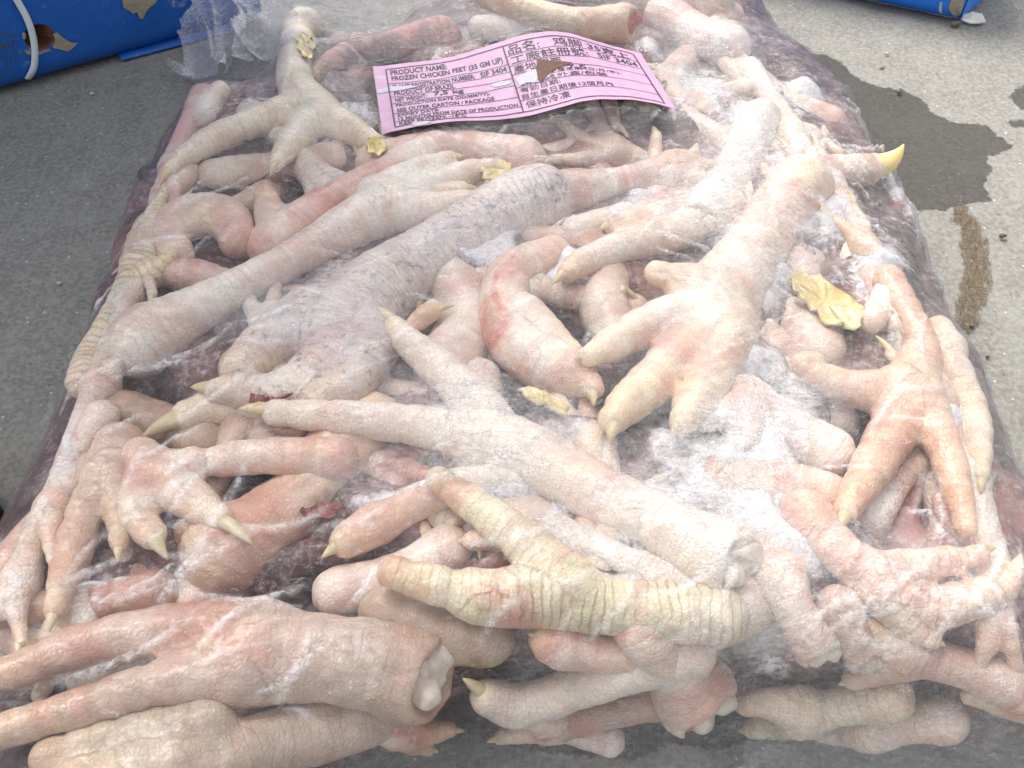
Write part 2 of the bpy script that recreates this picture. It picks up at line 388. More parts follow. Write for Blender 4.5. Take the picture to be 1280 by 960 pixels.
# ------------------------------------------------------------------ organic bodies: smooth union of tapered chains, surface nets
def surface_nets(f, org, h):
    s = f < 0; nx, ny, nz = f.shape
    cnt = np.zeros((nx - 1, ny - 1, nz - 1), np.int8)
    for i in (0, 1):
        for j in (0, 1):
            for k in (0, 1): cnt += s[i:nx - 1 + i, j:ny - 1 + j, k:nz - 1 + k]
    act = (cnt > 0) & (cnt < 8); ci = np.argwhere(act)
    idx = np.full(act.shape, -1, np.int32); idx[act] = np.arange(len(ci))
    acc = np.zeros((len(ci), 3)); num = np.zeros(len(ci))
    cor = [(a, b, c) for a in (0, 1) for b in (0, 1) for c in (0, 1)]
    for a in cor:
        for ax in range(3):
            if a[ax]: continue
            b = list(a); b[ax] = 1
            fa = f[ci[:, 0] + a[0], ci[:, 1] + a[1], ci[:, 2] + a[2]]; fb = f[ci[:, 0] + b[0], ci[:, 1] + b[1], ci[:, 2] + b[2]]
            m = (fa < 0) != (fb < 0); t = np.where(m, fa / (fa - fb + 1e-30), 0)
            pt = np.tile(np.array(a, float), (len(ci), 1)); pt[:, ax] = t
            acc[m] += pt[m]; num[m] += 1
    V = (ci + acc / num[:, None]) * h + org
    Fs = []
    for ax in range(3):
        lo = [slice(1, -1)] * 3; lo[ax] = slice(0, -1); hi = list(lo); hi[ax] = slice(1, None)
        s0, s1 = s[tuple(lo)], s[tuple(hi)]
        e = np.argwhere(s0 != s1); flip = s0[s0 != s1]
        o = np.ones(3, int); o[ax] = 0; e = e + o
        b, c = [(1, 2), (2, 0), (0, 1)][ax]
        def at(db, dc):
            q = e.copy(); q[:, b] -= db; q[:, c] -= dc; return idx[q[:, 0], q[:, 1], q[:, 2]]
        q = np.stack([at(1, 1), at(0, 1), at(0, 0), at(1, 0)], 1)
        q[~flip] = q[~flip][:, ::-1]; Fs.append(q)
    F = np.vstack(Fs); F = F[(F >= 0).all(1)]
    return V, F
def smin(a, b, k):
    h = np.clip(0.5 + 0.5 * (b - a) / k, 0, 1); return b * (1 - h) + a * h - k * h * (1 - h)

def chain_field(f, ch, org, h, BIG):
    """ch: N x (x,y,z,r,s,scute) -> min of tapered capsules written in f"""
    for i in range(len(ch) - 1):
        a, b = ch[i], ch[i + 1]; rr = max(a[3], b[3]) + BIG
        lo = np.floor((np.minimum(a[:3], b[:3]) - rr - org) / h).astype(int); hi = np.ceil((np.maximum(a[:3], b[:3]) + rr - org) / h).astype(int) + 1
        lo = np.maximum(lo, 0); hi = np.minimum(hi, f.shape)
        if (hi <= lo).any(): continue
        ax = [org[k] + h * np.arange(lo[k], hi[k]) for k in range(3)]
        px, py, pz = ax[0][:, None, None] - a[0], ax[1][None, :, None] - a[1], ax[2][None, None, :] - a[2]
        e = b[:3] - a[:3]; L2 = e @ e + 1e-12
        t = np.clip((px * e[0] + py * e[1] + pz * e[2]) / L2, 0, 1)
        dz = pz - t * e[2]
        d = np.sqrt((px - t * e[0]) ** 2 + (py - t * e[1]) ** 2 + dz ** 2)
        r = a[3] + t * (b[3] - a[3])
        sc_ = a[5] + t * (b[5] - a[5])
        if sc_.max() > 0:
            s = a[4] + t * (b[4] - a[4]); q = ((s + 0.0012 * math.sin(a[0] * 900 + a[4] * 310) + 0.0006 * np.sin(s * 1900.0)) / 0.0034) % 1.0
            r = r + sc_ * (np.abs(np.sin(math.pi * q)) ** 0.6 - 0.6) * np.clip(0.35 + dz / (d + 1e-6), 0, 1)
        sl = tuple(slice(lo[k], hi[k]) for k in range(3))
        f[sl] = np.minimum(f[sl], d - r)

def build_body(chains, h=0.0009, k=0.004, cavities=(), seed=0, lump=0.0005):
    allp = np.vstack([c[:, :4] for c in chains]); BIG = 0.005
    mr = allp[:, 3:4] + BIG + 2 * h
    org = (allp[:, :3] - mr).min(0); top = (allp[:, :3] + mr).max(0)
    n = np.ceil((top - org) / h).astype(int) + 1
    f = None
    for c in chains:
        g = np.full(n, 0.02, np.float32); chain_field(g, c, org, h, BIG)
        f = g if f is None else smin(f, g, k)
    X = [org[a] + h * np.arange(n[a]) for a in range(3)]
    if lump:
        r = np.random.default_rng(seed); ph = r.random(9) * 6.28
        lx = [2 * math.pi / w for w in (0.011, 0.017, 0.0073)]
        disp = (np.sin(X[0][:, None, None] * lx[0] + ph[0] + 2 * np.sin(X[1][None, :, None] * lx[1] + ph[1])) * np.sin(X[1][None, :, None] * lx[0] + ph[2])
                + 0.7 * np.sin(X[2][None, None, :] * lx[2] + ph[3] + X[0][:, None, None] * lx[2]) * np.sin(X[1][None, :, None] * lx[2] + ph[4]))
        f = f + (lump * disp).astype(np.float32)
    for c in cavities:
        d = np.sqrt((X[0][:, None, None] - c[0]) ** 2 + (X[1][None, :, None] - c[1]) ** 2 + (X[2][None, None, :] - c[2]) ** 2) - c[3]
        f = -smin(-f, d, 0.0015)
    return surface_nets(f, org, h)

OBST = np.zeros((NX, NY))
def add_obst(V, mask=None):
    i = np.round((V[:, 0] - GX0) / GH).astype(int); j = np.round((V[:, 1] - GY0) / GH).astype(int)
    m = (i >= 0) & (i < NX) & (j >= 0) & (j < NY)
    np.maximum.at(OBST, (i[m], j[m]), V[m, 2])

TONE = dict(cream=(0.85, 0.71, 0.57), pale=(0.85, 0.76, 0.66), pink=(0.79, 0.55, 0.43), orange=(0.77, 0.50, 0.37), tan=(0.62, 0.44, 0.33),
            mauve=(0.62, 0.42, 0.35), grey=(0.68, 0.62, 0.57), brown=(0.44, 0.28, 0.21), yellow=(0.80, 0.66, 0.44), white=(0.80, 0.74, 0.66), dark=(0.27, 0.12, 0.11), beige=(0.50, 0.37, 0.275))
def px_point(q, dz=0.0):
    """(px, py, radius in px, lift in mm) -> centre of the chain and radius, just under the pile surface"""
    px, py, r = q[:3]; lift = (q[3] if len(q) > 3 else 0) * 0.001 + dz
    p, d = on_pile(px, py, lift)
    R = r * d / FPX
    p, d = on_pile(px, py, lift - R)
    p[2] = max(p[2], R * 0.8 + 0.001)
    return np.array([*p, R])

FEET = []
def foot_obj(label, shank, toes, tone='pink', rosy=0.5, frost=0.25, speck=0.0, scute=0.15, toe_scute=None, cut=None, lift=0.0, h=0.0009, web=True, claw_mat='horn', lump=0.0002, joint_mat='bone', hide_claw=True):
    """one frozen foot: body (shank, palm and toes in one mesh) with claws and the cut joint as parts"""
    dz = lift * 0.001; chains = []; claws = []
    ts = scute * 0.7 if toe_scute is None else toe_scute
    def mk(pts, sc_, pads=0.0):
        q = catmull([px_point(p, dz) for p in pts], 0.0022)
        s = np.concatenate([[0], np.cumsum(np.linalg.norm(np.diff(q[:, :3], axis=0), axis=1))])
        r = q[:, 3].copy(); tq = s / (s[-1] + 1e-9)
        if pads: r *= 1.04 - 0.13 * np.maximum(0, np.cos((s - s[-1]) / 0.0125 * 2 * math.pi + 2.4)) ** 3
        elif s[-1] > 0.035: r *= 1.05 - 0.15 * np.sin(math.pi * np.clip(tq, 0, 1)) ** 2 + 0.10 * np.exp(-((1 - tq) / 0.10) ** 2)
        return np.column_stack([q[:, :3], np.maximum(r, 0.0012), s, np.full(len(q), sc_ * 0.0007)])
    if shank: chains.append(mk(shank, scute))
    for tp in toes:
        pts, claw = tp[0], (tp[1] if len(tp) > 1 else None)
        c = mk(pts, ts, 0.02); chains.append(c)
        if claw: claws.append((c, claw))
    cav = []; bone_at = None
    if cut:
        e = chains[0][-1]; dirv = chains[0][-1][:3] - chains[0][-4][:3]; dirv /= np.linalg.norm(dirv); tc = np.array([0, 0, CAM_H]) - e[:3]; tc /= np.linalg.norm(tc); dirv = dirv + 0.8 * tc; dirv /= np.linalg.norm(dirv)
        rcv = np.random.default_rng(len(FEET) + 9); sd_ = np.cross(dirv, [0.3, 0.2, 1]); sd_ /= np.linalg.norm(sd_); ud_ = np.cross(sd_, dirv)
        for q_ in range(5): cav.append((*(e[:3] + dirv * e[3] * rcv.uniform(.85, 1.1) + sd_ * e[3] * .38 * math.cos(q_ * 1.257) + ud_ * e[3] * .38 * math.sin(q_ * 1.257)), e[3] * rcv.uniform(.48, .66))); bone_at = (e, dirv)
    V, F = build_body(chains, h, 0.0042 if web else 0.002, cav, len(FEET), lump)
    org = chains[0][len(chains[0]) // 2][:3]
    o = mesh_obj('chicken_foot', V, F, M['skin'], origin=org)
    best = np.full(len(V), 1e9); sv = np.zeros(len(V)); tv = np.zeros(len(V)); rv = np.zeros(len(V))
    for ci_, c in enumerate(chains):
        d2 = np.linalg.norm(V[:, None, :].astype(np.float32) - c[None, :, :3].astype(np.float32), axis=2) - c[None, :, 3]
        k_ = d2.argmin(1); dm = d2[np.arange(len(V)), k_]; bt = dm < best - 1e-5
        # arc length refined by projecting on the local tangent
        tg = np.gradient(c[:, :3], axis=0); tg /= np.linalg.norm(tg, axis=1, keepdims=True) + 1e-12
        sl = c[k_, 4] + ((V - c[k_, :3]) * tg[k_]).sum(1)
        best[bt] = dm[bt]; sv[bt] = sl[bt] + 0.037 * ci_
        tv[bt] = (0 if (ci_ == 0 and shank) else 1) * np.clip(1 - (c[-1, 4] - sl[bt]) / 0.022, 0, 1)
        rv[bt] = float(np.clip(0.06 + c[0, 5] * 1700, 0, 1))
    for nm_, A_ in (('arc', sv), ('tip', tv), ('ring', rv)):
        a_ = o.data.attributes.new(nm_, 'FLOAT', 'POINT'); a_.data.foreach_set('value', A_.astype(np.float32))
    tag(o, label, 'chicken foot', 'frozen chicken feet in the bag')
    rr = random.Random(len(FEET)); tn = TONE[tone]
    o.color = (*[min(1, v * rr.uniform(0.93, 1.06)) for v in tn], 1)
    o['blotch'] = {'orange': 0.22, 'brown': 0.15, 'tan': 0.35, 'grey': 0.5, 'yellow': 0.5, 'beige': 0.3, 'dark': 0.08}.get(tone, 0.8); o['rosy'] = float(rosy); o['frost'] = float(frost); o['speck'] = float(speck)
    add_obst(V)
    for c, cl in claws:
        e = c[-1]; base = c[-2][:3]; R = e[3]
        lp = cl[2] * 0.001 if len(cl) > 2 else 0.0
        tip, _ = on_pile(cl[0], cl[1], dz + lp - R * 0.9)
        if lift < -4 and np.linalg.norm(tip - e[:3]) > 0.012: tip = e[:3] + (tip - e[:3]) / np.linalg.norm(tip - e[:3]) * 0.009
        mid = (e[:3] + tip) / 2 + np.array([0, 0, (0.22 if hide_claw else -0.22) * np.linalg.norm(tip - e[:3])])
        if len(cl) > 3: mid = on_pile(cl[3], cl[4], dz + lp * 0.4 - R * 0.5)[0]
        if not hide_claw:                            # the piercing claw stands clear of the pile: keep it at its toe's distance
            te = proj(e[:3])[2]; cz_ = np.array([0, 0, CAM_H]); tip = ray(cl[0], cl[1]) * te * 0.985 + cz_; mid = ray(cl[3], cl[4]) * te * 0.995 + cz_
        pth = []
        for i in range(9):
            t = i / 8; pth.append((1 - t) ** 2 * base + 2 * t * (1 - t) * mid + t * t * tip)
        rad = [R * (0.66 if hide_claw else 1.0) * (1 - (i / 8) ** (1.5 if hide_claw else 2.0)) + 0.0002 for i in range(9)]
        cv, cf = tube(pth, rad, 10)
        mesh_obj('claw', cv, cf, M[claw_mat], o, origin=e[:3])
        if hide_claw: add_obst(np.array(cv))
    if bone_at is not None:
        e, dv = bone_at; R = e[3]; side = np.cross(dv, [0, 0, 1]); side /= np.linalg.norm(side) + 1e-9; up = np.cross(side, dv)
        rb = np.random.default_rng(len(FEET) + 50); ch = []
        for a, b, s_, h_ in ((-.36, .12, .36, .42), (.30, .02, .34, .40), (0.02, -.36, .26, .22), (0.05, .40, .24, .25), (-.15, -.25, .22, .35), (.34, .34, .18, .12)):
            c0 = e[:3] + dv * R * (h_ + 0.12 * rb.random()) + side * R * a + up * R * b
            ch.append(np.array([[*(c0 - dv * R * .5), R * s_ * .8, 0, 0], [*c0, R * s_, 0, 0]]))
        bv, bf = build_body(ch, 0.0007, 0.0007, (), len(FEET), 0.0004)
        tch = [np.array([[*(e[:3] + dv * R * .1 + side * R * .62 * math.cos(q_) + up * R * .62 * math.sin(q_)), R * rb.uniform(.14, .26), 0, 0], [*(e[:3] + dv * R * .28 + side * R * .66 * math.cos(q_ + .5) + up * R * .66 * math.sin(q_ + .5)), R * rb.uniform(.10, .2), 0, 0]]) for q_ in rb.random(6) * 6.28]
        tv_, tf_ = build_body(tch, 0.0007, 0.0006, (), len(FEET), 0.0003)
        mesh_obj('torn_tissue', tv_, tf_, M['marrow'] if len(FEET) % 3 else M['horn_yellow'], o, origin=e[:3]); add_obst(tv_)
        b = mesh_obj('joint_bone', bv, bf, M[joint_mat], o, origin=e[:3]); add_obst(bv)
    FEET.append(o); return o

F_ = foot_obj
# --- upper layer, traced one by one over the pile
F_("long pale foot in the centre with one straight toe reaching towards the left", [(600, 548, 38), (665, 575, 46), (750, 618, 44), (840, 665, 42), (905, 700, 46)],
   [([(640, 560, 34), (540, 535, 27), (430, 522, 22), (345, 516, 17)], (297, 512)), ([(610, 520, 30), (560, 470, 26), (515, 432, 20), (493, 408, 14)], (468, 383))],
   'pale', 0.35, 0.5, 0, 0.14, cut=True, lift=3)
F_("foot with ringed yellow scales across its shank and one rosy toe pointing up left", [(600, 750, 30), (680, 748, 40), (760, 758, 40), (840, 765, 38), (900, 770, 32)],
   [([(715, 735, 38), (670, 690, 31), (605, 640, 24), (548, 600, 17)],), ([(640, 745, 28), (560, 735, 26), (490, 715, 20)],)],
   'yellow', 0.75, 0.12, 0, 0.75, 0.3, lift=3)
F_("plump cream foot with four short toes spread out below its upright shank", [(895, 385, 55), (925, 340, 50), (965, 280, 45), (1000, 235, 38)],
   [([(880, 365, 34), (845, 350, 22), (820, 341, 15)],), ([(880, 390, 38), (815, 405, 27), (765, 430, 22), (738, 445, 14)], (718, 450)),
    ([(885, 410, 38), (830, 465, 31), (790, 500, 27), (766, 524, 19)], (762, 556)), ([(915, 410, 36), (890, 470, 29), (865, 510, 25), (853, 528, 17)], (838, 546))],
   'cream', 0.55, 0.3, 0, 0.08, lift=4)
F_("orange foot beside the bag's edge with three slender toes splayed downwards", [(1140, 480, 34), (1150, 430, 24), (1130, 385, 20), (1110, 350, 17)],
   [([(1125, 485, 30), (1075, 487, 24), (1030, 472, 18), (1000, 455, 13)],), ([(1135, 500, 34), (1110, 550, 29), (1080, 600, 24), (1057, 638, 16)], (1046, 668)),
    ([(1150, 500, 30), (1180, 560, 22), (1195, 610, 19), (1207, 660, 14)],)],
   'orange', 0.55, 0.1, 0, 0.15, lift=2)
F_("broad grey speckled foot with dark flecks and a yellowish knuckle at its top end", [(420, 430, 60), (470, 370, 58), (550, 315, 50), (630, 270, 48), (672, 255, 46)],
   [([(390, 400, 45), (340, 430, 36), (300, 460, 26)],), ([(430, 450, 46), (360, 490, 31), (300, 490, 24), (272, 489, 16)], (238, 484)),
    ([(470, 420, 40), (440, 480, 28), (400, 500, 22)],)],
   'grey', 0.25, 0.45, 0.75, 0.45, lift=2)
F_("pinkish foot with a rounded bare knuckle lying left of the grey speckled foot", [(500, 255, 36), (440, 285, 35), (370, 322, 27), (300, 358, 27), (235, 395, 34), (195, 420, 42), (176, 432, 38)],
   [([(480, 262, 30), (540, 235, 22), (585, 217, 17), (612, 210, 12)], (634, 212)), ([(470, 245, 26), (525, 215, 19), (560, 200, 12)], (580, 196)), ([(490, 265, 26), (540, 260, 20), (580, 250, 13)], (603, 240))],
   'pale', 0.5, 0.45, 0, 0.25, lift=1)
F_("foot with a thick translucent yellow claw hooked towards the lower left", [(400, 465, 26), (330, 505, 27)],
   [([(340, 500, 27), (270, 510, 26), (235, 520, 20)], (173, 552))], 'cream', 0.35, 0.15, 0, 0.1, claw_mat='horn', lift=-3)
F_("pink foot with its toes side by side beneath the purple label's lower edge", [(340, 310, 30), (400, 265, 30), (480, 225, 32), (545, 195, 28)],
   [([(350, 300, 26), (338, 268, 20), (333, 245, 14)],), ([(470, 250, 24), (540, 245, 20), (575, 240, 14)], (598, 236))], 'pink', 0.75, 0.3, 0, 0.15, lift=-1)
F_("cream foot with a long toe curving along the bag's upper left shoulder", [(395, 148, 36), (372, 112, 24), (368, 85, 23), (376, 62, 28), (384, 52, 22)],
   [([(375, 142, 30), (320, 153, 19), (270, 173, 18), (232, 196, 13), (213, 212, 9)], (200, 232)), ([(405, 150, 28), (440, 165, 20), (468, 178, 12)], (488, 186)), ([(385, 160, 26), (360, 185, 17), (345, 205, 10)], (338, 220))], 'cream', 0.35, 0.3, 0, 0.3, lift=0)
F_("slim yellowish foot with ridged scales standing along the bag's left side", [(178, 340, 24), (155, 375, 20), (132, 415, 19), (115, 450, 22), (106, 478, 20)],
   [([(180, 330, 20), (190, 292, 15), (198, 262, 11), (203, 245, 8)], (208, 228)), ([(172, 330, 18), (172, 300, 13), (178, 280, 9)], (182, 266)), ([(185, 345, 17), (205, 330, 12), (216, 318, 8)], (224, 306))], 'yellow', 0.25, 0.2, 0, 0.7, lift=-2)
F_("curled pinkish foot folded into a ring near the bag's left shoulder", [(220, 320, 22), (212, 285, 24), (240, 265, 26), (285, 270, 26), (298, 300, 22)],
   [([(250, 280, 22), (255, 268, 14)], (272, 288)), ([(280, 280, 20), (292, 272, 10)], (250, 262))], 'pink', 0.5, 0.3, 0, 0.1, lift=-2)
F_("small rosy lump of a foot tucked under the curled ring-shaped foot", [(205, 340, 18), (245, 345, 22), (280, 350, 16)], [], 'pink', 0.9, 0.2, 0, 0, lift=-4)
F_("rosy orange foot bent in a half circle around a dark wet gap", [(690, 320, 26), (640, 350, 36), (630, 400, 38), (655, 440, 36), (700, 465, 32)],
   [([(680, 455, 28), (725, 475, 22), (742, 485, 14)], (742, 508)), ([(655, 390, 26), (690, 420, 20), (715, 440, 12)], (735, 452))], 'pink', 0.95, 0.25, 0, 0.1, lift=-2)
F_("pink finger-like toe pointing left above the dark gap", [(905, 262, 30), (880, 272, 27)],
   [([(885, 272, 28), (845, 292, 24), (800, 302, 25), (755, 318, 20), (725, 330, 18), (708, 342, 12)], (690, 356)), ([(880, 260, 24), (835, 268, 19), (790, 275, 16), (765, 282, 11)], (748, 288))], 'pink', 0.7, 0.4, 0, 0.2, lift=-1)
F_("purple frosted shank lying below the right half of the label", [(690, 250, 34), (715, 243, 33), (765, 232, 25), (815, 224, 27), (845, 220, 30)],
   [([(835, 220, 26), (868, 212, 17), (884, 209, 11)], (902, 205)), ([(835, 226, 24), (872, 228, 15), (888, 228, 10)], (905, 230))], 'mauve', 0.8, 0.55, 0, 0.2, lift=0)
F_("dim mauve shank just under the purple frosted shank", [(720, 290, 20), (790, 272, 24), (860, 255, 24)], [], 'mauve', 0.5, 0.3, 0, 0.1, lift=-5)
F_("white frosted shank with a bluish joint leaning beside the cream foot", [(950, 150, 26), (925, 200, 30), (895, 245, 32), (875, 275, 28)], [], 'white', 0.1, 0.65, 0.1, 0, cut=True, lift=1)
F_("foot whose two bent toes end in pale hooked claws at lower left", [(280, 575, 22), (340, 570, 24), (420, 575, 30)],
   [([(178, 572, 26), (215, 605, 30), (250, 632, 24), (275, 648, 16)], (318, 683)), ([(240, 580, 22), (180, 600, 22), (172, 645, 24), (190, 668, 18)], (210, 700))],
   'pink', 0.5, 0.35, 0, 0.15, lift=1)
F_("bulky brown foot with its smooth fleshy pad resting under the hooked claws", [(440, 560, 44), (390, 610, 50), (330, 660, 52), (285, 690, 54)],
   [([(400, 600, 40), (430, 545, 36), (470, 520, 30)],)], 'orange', 0.55, 0.05, 0, 0, lift=-4, lump=0.0004)
F_("frosted toe with a straight pale claw pointing to the dark gap", [(640, 600, 28), (560, 612, 26), (490, 645, 25), (440, 672, 19)], [([(470, 655, 22), (430, 678, 16)], (402, 698))], 'pink', 0.4, 0.5, 0, 0.1, lift=-3)
F_("large frosted foot at the lower left with two long toes running out to the left", [(300, 820, 62), (370, 820, 62), (450, 828, 60), (515, 842, 54)],
   [([(320, 790, 44), (220, 788, 34), (110, 805, 28), (20, 838, 22), (-30, 850, 18)],), ([(310, 840, 40), (200, 855, 30), (100, 885, 25), (0, 915, 22), (-40, 930, 18)],)],
   'beige', 0.4, 0.25, 0, 0.12, cut=True, lift=2)
F_("greyish foot along the bottom left edge below the two long toes", [(460, 895, 36), (370, 920, 44), (280, 945, 44), (180, 965, 40)],
   [([(260, 900, 30), (150, 920, 27), (60, 945, 22)],), ([(220, 960, 34), (100, 980, 30)],)], 'beige', 0.2, 0.25, 0, 0.2, lift=-2)
F_("white toe with granular scales and a hooked claw at the bottom centre", [(860, 815, 34), (790, 835, 32), (720, 860, 30), (650, 882, 25), (612, 872, 18)], [([(640, 882, 22), (605, 870, 15)], (578, 848))], 'white', 0.15, 0.4, 0, 0.12, lift=1)
F_("rosy toe curling up with a tiny hooked claw above the white scaly toe", [(850, 830, 32), (780, 820, 28), (720, 812, 26), (688, 806, 20)], [([(700, 808, 22), (676, 800, 12)], (660, 792))], 'pink', 0.75, 0.15, 0, 0.05, lift=-2)
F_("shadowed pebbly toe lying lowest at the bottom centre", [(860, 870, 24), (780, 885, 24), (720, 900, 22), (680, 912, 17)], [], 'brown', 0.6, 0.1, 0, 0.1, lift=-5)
F_("stubby foot showing a white sawn joint at the bottom right of centre", [(800, 785, 34), (825, 820, 34), (868, 868, 48)], [], 'pink', 0.6, 0.4, 0, 0.15, cut=True, lift=3)
F_("arched pink foot curving like a hammock along the lower right", [(1120, 738, 38), (1080, 715, 30), (1045, 685, 27), (1018, 655, 32), (1005, 640, 30)],
   [([(1110, 735, 34), (1160, 758, 27), (1210, 752, 25), (1250, 735, 20), (1268, 715, 13)], (1276, 692)), ([(1105, 720, 28), (1150, 705, 20), (1195, 700, 17), (1225, 692, 11)], (1245, 684)), ([(1110, 745, 26), (1140, 785, 18), (1165, 800, 11)], (1182, 808))],
   'pink', 0.6, 0.4, 0, 0.5, lift=2)
F_("red stump with torn skin and a creamy crooked bone beside it", [(975, 720, 36), (988, 750, 27), (1002, 780, 27), (1020, 806, 33)], [], 'pink', 1.0, 0.3, 0, 0.2, cut=True, lift=1)
F_("hollow pale bone end standing beside the red stump", [(1050, 760, 30), (1066, 790, 22), (1082, 818, 29)], [], 'tan', 0.3, 0.4, 0, 0.2, cut=True, lift=0)
F_("smooth creamy toe lying against the bag's right edge", [(1172, 412, 18), (1180, 435, 24)], [([(1182, 440, 22), (1202, 485, 20), (1214, 525, 23), (1221, 565, 18), (1224, 595, 12)], (1226, 618))], 'yellow', 0.15, 0.35, 0, 0.25, lift=-1)
F_("tan toe pointing straight down near the bag's lower left edge", [(150, 560, 34), (135, 590, 30)], [([(140, 585, 27), (112, 630, 23), (95, 680, 24), (80, 725, 19), (70, 762, 14)], (62, 790)), ([(140, 595, 24), (150, 640, 18), (150, 680, 12)], (148, 702))], 'tan', 0.4, 0.2, 0, 0.2, lift=-1)
F_("orange-brown shank slanting down to the bag's left corner", [(120, 590, 28), (60, 655, 30), (10, 715, 28)], [], 'orange', 0.4, 0.1, 0, 0.1, lift=-5)
F_("skinny twig-like toe with thin splayed claws in the dark wet window", [(470, 440, 13), (510, 412, 11), (535, 392, 9)], [([(530, 395, 8), (548, 388, 6)], (568, 382)), ([(525, 398, 7), (540, 380, 5)], (545, 374))], 'orange', 0.4, 0.0, 0, 0, lift=-4)
F_("mauve frosted shank lying directly beneath the long central foot", [(850, 735, 38), (790, 705, 28), (720, 680, 28), (660, 660, 36)],
   [([(660, 655, 30), (610, 640, 20), (580, 632, 12)], (562, 626)), ([(660, 668, 28), (620, 672, 19), (590, 676, 12)], (572, 678))], 'mauve', 0.4, 0.6, 0, 0.2, lift=-5)
F_("frost-buried foot between the plump cream foot and the orange foot", [(930, 500, 34), (965, 520, 27), (1000, 542, 28), (1035, 565, 34)],
   [([(930, 505, 28), (900, 520, 18), (880, 530, 11)],), ([(940, 515, 28), (925, 550, 19), (905, 575, 12)], (895, 592))], 'white', 0.5, 0.7, 0, 0.2, lift=-1)
F_("pale foot with a red bruise where frost meets the arched foot", [(900, 600, 36), (960, 610, 40), (1030, 625, 38)], [], 'pink', 0.9, 0.5, 0, 0, lift=-3)
F_("mauve foot packed between the long foot's cut end and the red stump", [(880, 770, 44), (930, 750, 46), (960, 700, 44)], [], 'mauve', 0.5, 0.6, 0, 0, lift=-5)
F_("dim foot under the bag's wrinkled lower right corner", [(1250, 850, 34), (1205, 835, 26), (1160, 822, 27), (1130, 812, 32)],
   [([(1130, 808, 26), (1095, 790, 18), (1072, 782, 12)],), ([(1130, 820, 26), (1090, 840, 18), (1065, 850, 12)], (1048, 856))], 'tan', 0.4, 0.4, 0, 0.2, lift=-3)
F_("reddish foot end pressed against the bag's lower right corner", [(1300, 880, 34), (1265, 866, 25)], [([(1265, 862, 24), (1235, 845, 17), (1215, 836, 11)],), ([(1262, 870, 24), (1232, 872, 17), (1212, 870, 11)],)], 'pink', 1.0, 0.15, 0, 0.2, lift=-3)
F_("yellowish foot lying flat by the bag's front rim at right", [(1110, 872, 32), (1070, 880, 24), (1030, 888, 24), (1000, 890, 30)],
   [([(1005, 885, 26), (960, 880, 18), (930, 882, 12)], (910, 885)), ([(1000, 895, 26), (965, 905, 18), (940, 912, 12)], (922, 915))], 'yellow', 0.3, 0.4, 0, 0.3, lift=-2)
F_("mauve shank crossing behind the plump cream foot's toes", [(760, 350, 30), (755, 385, 34), (770, 420, 30)], [], 'mauve', 0.4, 0.4, 0, 0, lift=-7)
F_("brownish shank between the bent rosy foot and the grey speckled foot", [(560, 340, 40), (585, 400, 44), (560, 460, 40)], [], 'mauve', 0.35, 0.35, 0, 0, lift=-7)
F_("pale frosted foot right under the label's left half", [(470, 205, 26), (560, 190, 32), (650, 205, 32)], [], 'pink', 0.4, 0.45, 0, 0, lift=-3)
F_("mauve foot lying dim in the bag's upper left hollow", [(270, 225, 26), (340, 215, 28), (420, 205, 26)], [], 'mauve', 0.4, 0.2, 0, 0, lift=-8)
F_("cream toe with a yellow spot showing dimly at the bag's top left", [(255, 150, 16), (262, 130, 18), (275, 115, 14)], [], 'cream', 0.3, 0.2, 0, 0, lift=-4, claw_mat='horn_yellow')
F_("dark red foot half hidden above the label's left half", [(430, 72, 22), (470, 62, 19), (515, 52, 20), (550, 50, 26)], [([(430, 72, 18), (405, 85, 13), (392, 95, 9)], (382, 104))], 'dark', 1.0, 0.0, 0, 0.2, lift=-6)
F_("white bony foot end just above the label's middle", [(600, 35, 16), (640, 40, 22), (670, 35, 18)], [], 'white', 0.3, 0.4, 0, 0, lift=-2)
F_("bare yellowish foot with a burnt orange cut end at the top of the bag", [(610, -10, 20), (660, 12, 18), (720, 28, 20), (780, 30, 22)], [], 'yellow', 0.5, 0.05, 0, 0, cut=True, lift=10, joint_mat='marrow')
F_("frosted foot at the top right behind the burnt orange cut end", [(830, 20, 26), (870, 45, 30), (910, 60, 26)], [], 'white', 0.6, 0.55, 0, 0, lift=2)
F_("pale foot crossing the bag's top rim", [(700, -20, 24), (790, -8, 26), (890, 0, 26)], [], 'pale', 0.4, 0.5, 0, 0, lift=3)
F_("frosted foot under the crumpled film at the bag's upper right shoulder", [(860, 140, 26), (930, 160, 30), (1000, 185, 28)], [], 'mauve', 0.5, 0.5, 0, 0, lift=-6)
F_("foot lying by the right edge whose yellow claw pierces the film", [(1010, 215, 22), (1055, 215, 22), (1082, 213, 17)], [([(1068, 214, 18), (1084, 212, 18), (1092, 207, 15)], (1130, 180, 10, 1117, 206))], 'pink', 0.6, 0.3, 0, 0.05, claw_mat='horn_yellow', lift=-3, hide_claw=False)
F_("pinkish foot under the bag's right shoulder beside the cream foot's shank", [(1030, 260, 28), (1060, 300, 30), (1085, 345, 26)], [], 'pink', 0.4, 0.4, 0, 0, lift=-7)
F_("pale knuckle beside the peeled yellow skin", [(1110, 345, 14), (1105, 372, 16), (1090, 400, 18)], [], 'white', 0.3, 0.3, 0, 0, lift=0)
F_("mauve foot in the hollow right of the plump cream foot", [(1000, 340, 34), (990, 400, 38), (1020, 440, 34)], [], 'mauve', 0.3, 0.35, 0, 0, lift=-8)
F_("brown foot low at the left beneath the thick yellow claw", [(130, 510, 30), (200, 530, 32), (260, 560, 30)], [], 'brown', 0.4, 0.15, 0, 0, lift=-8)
F_("dim brown foot along the bag's left corner under the two long toes", [(10, 770, 30), (100, 760, 32), (190, 745, 30)], [], 'brown', 0.5, 0.15, 0, 0, lift=-8)
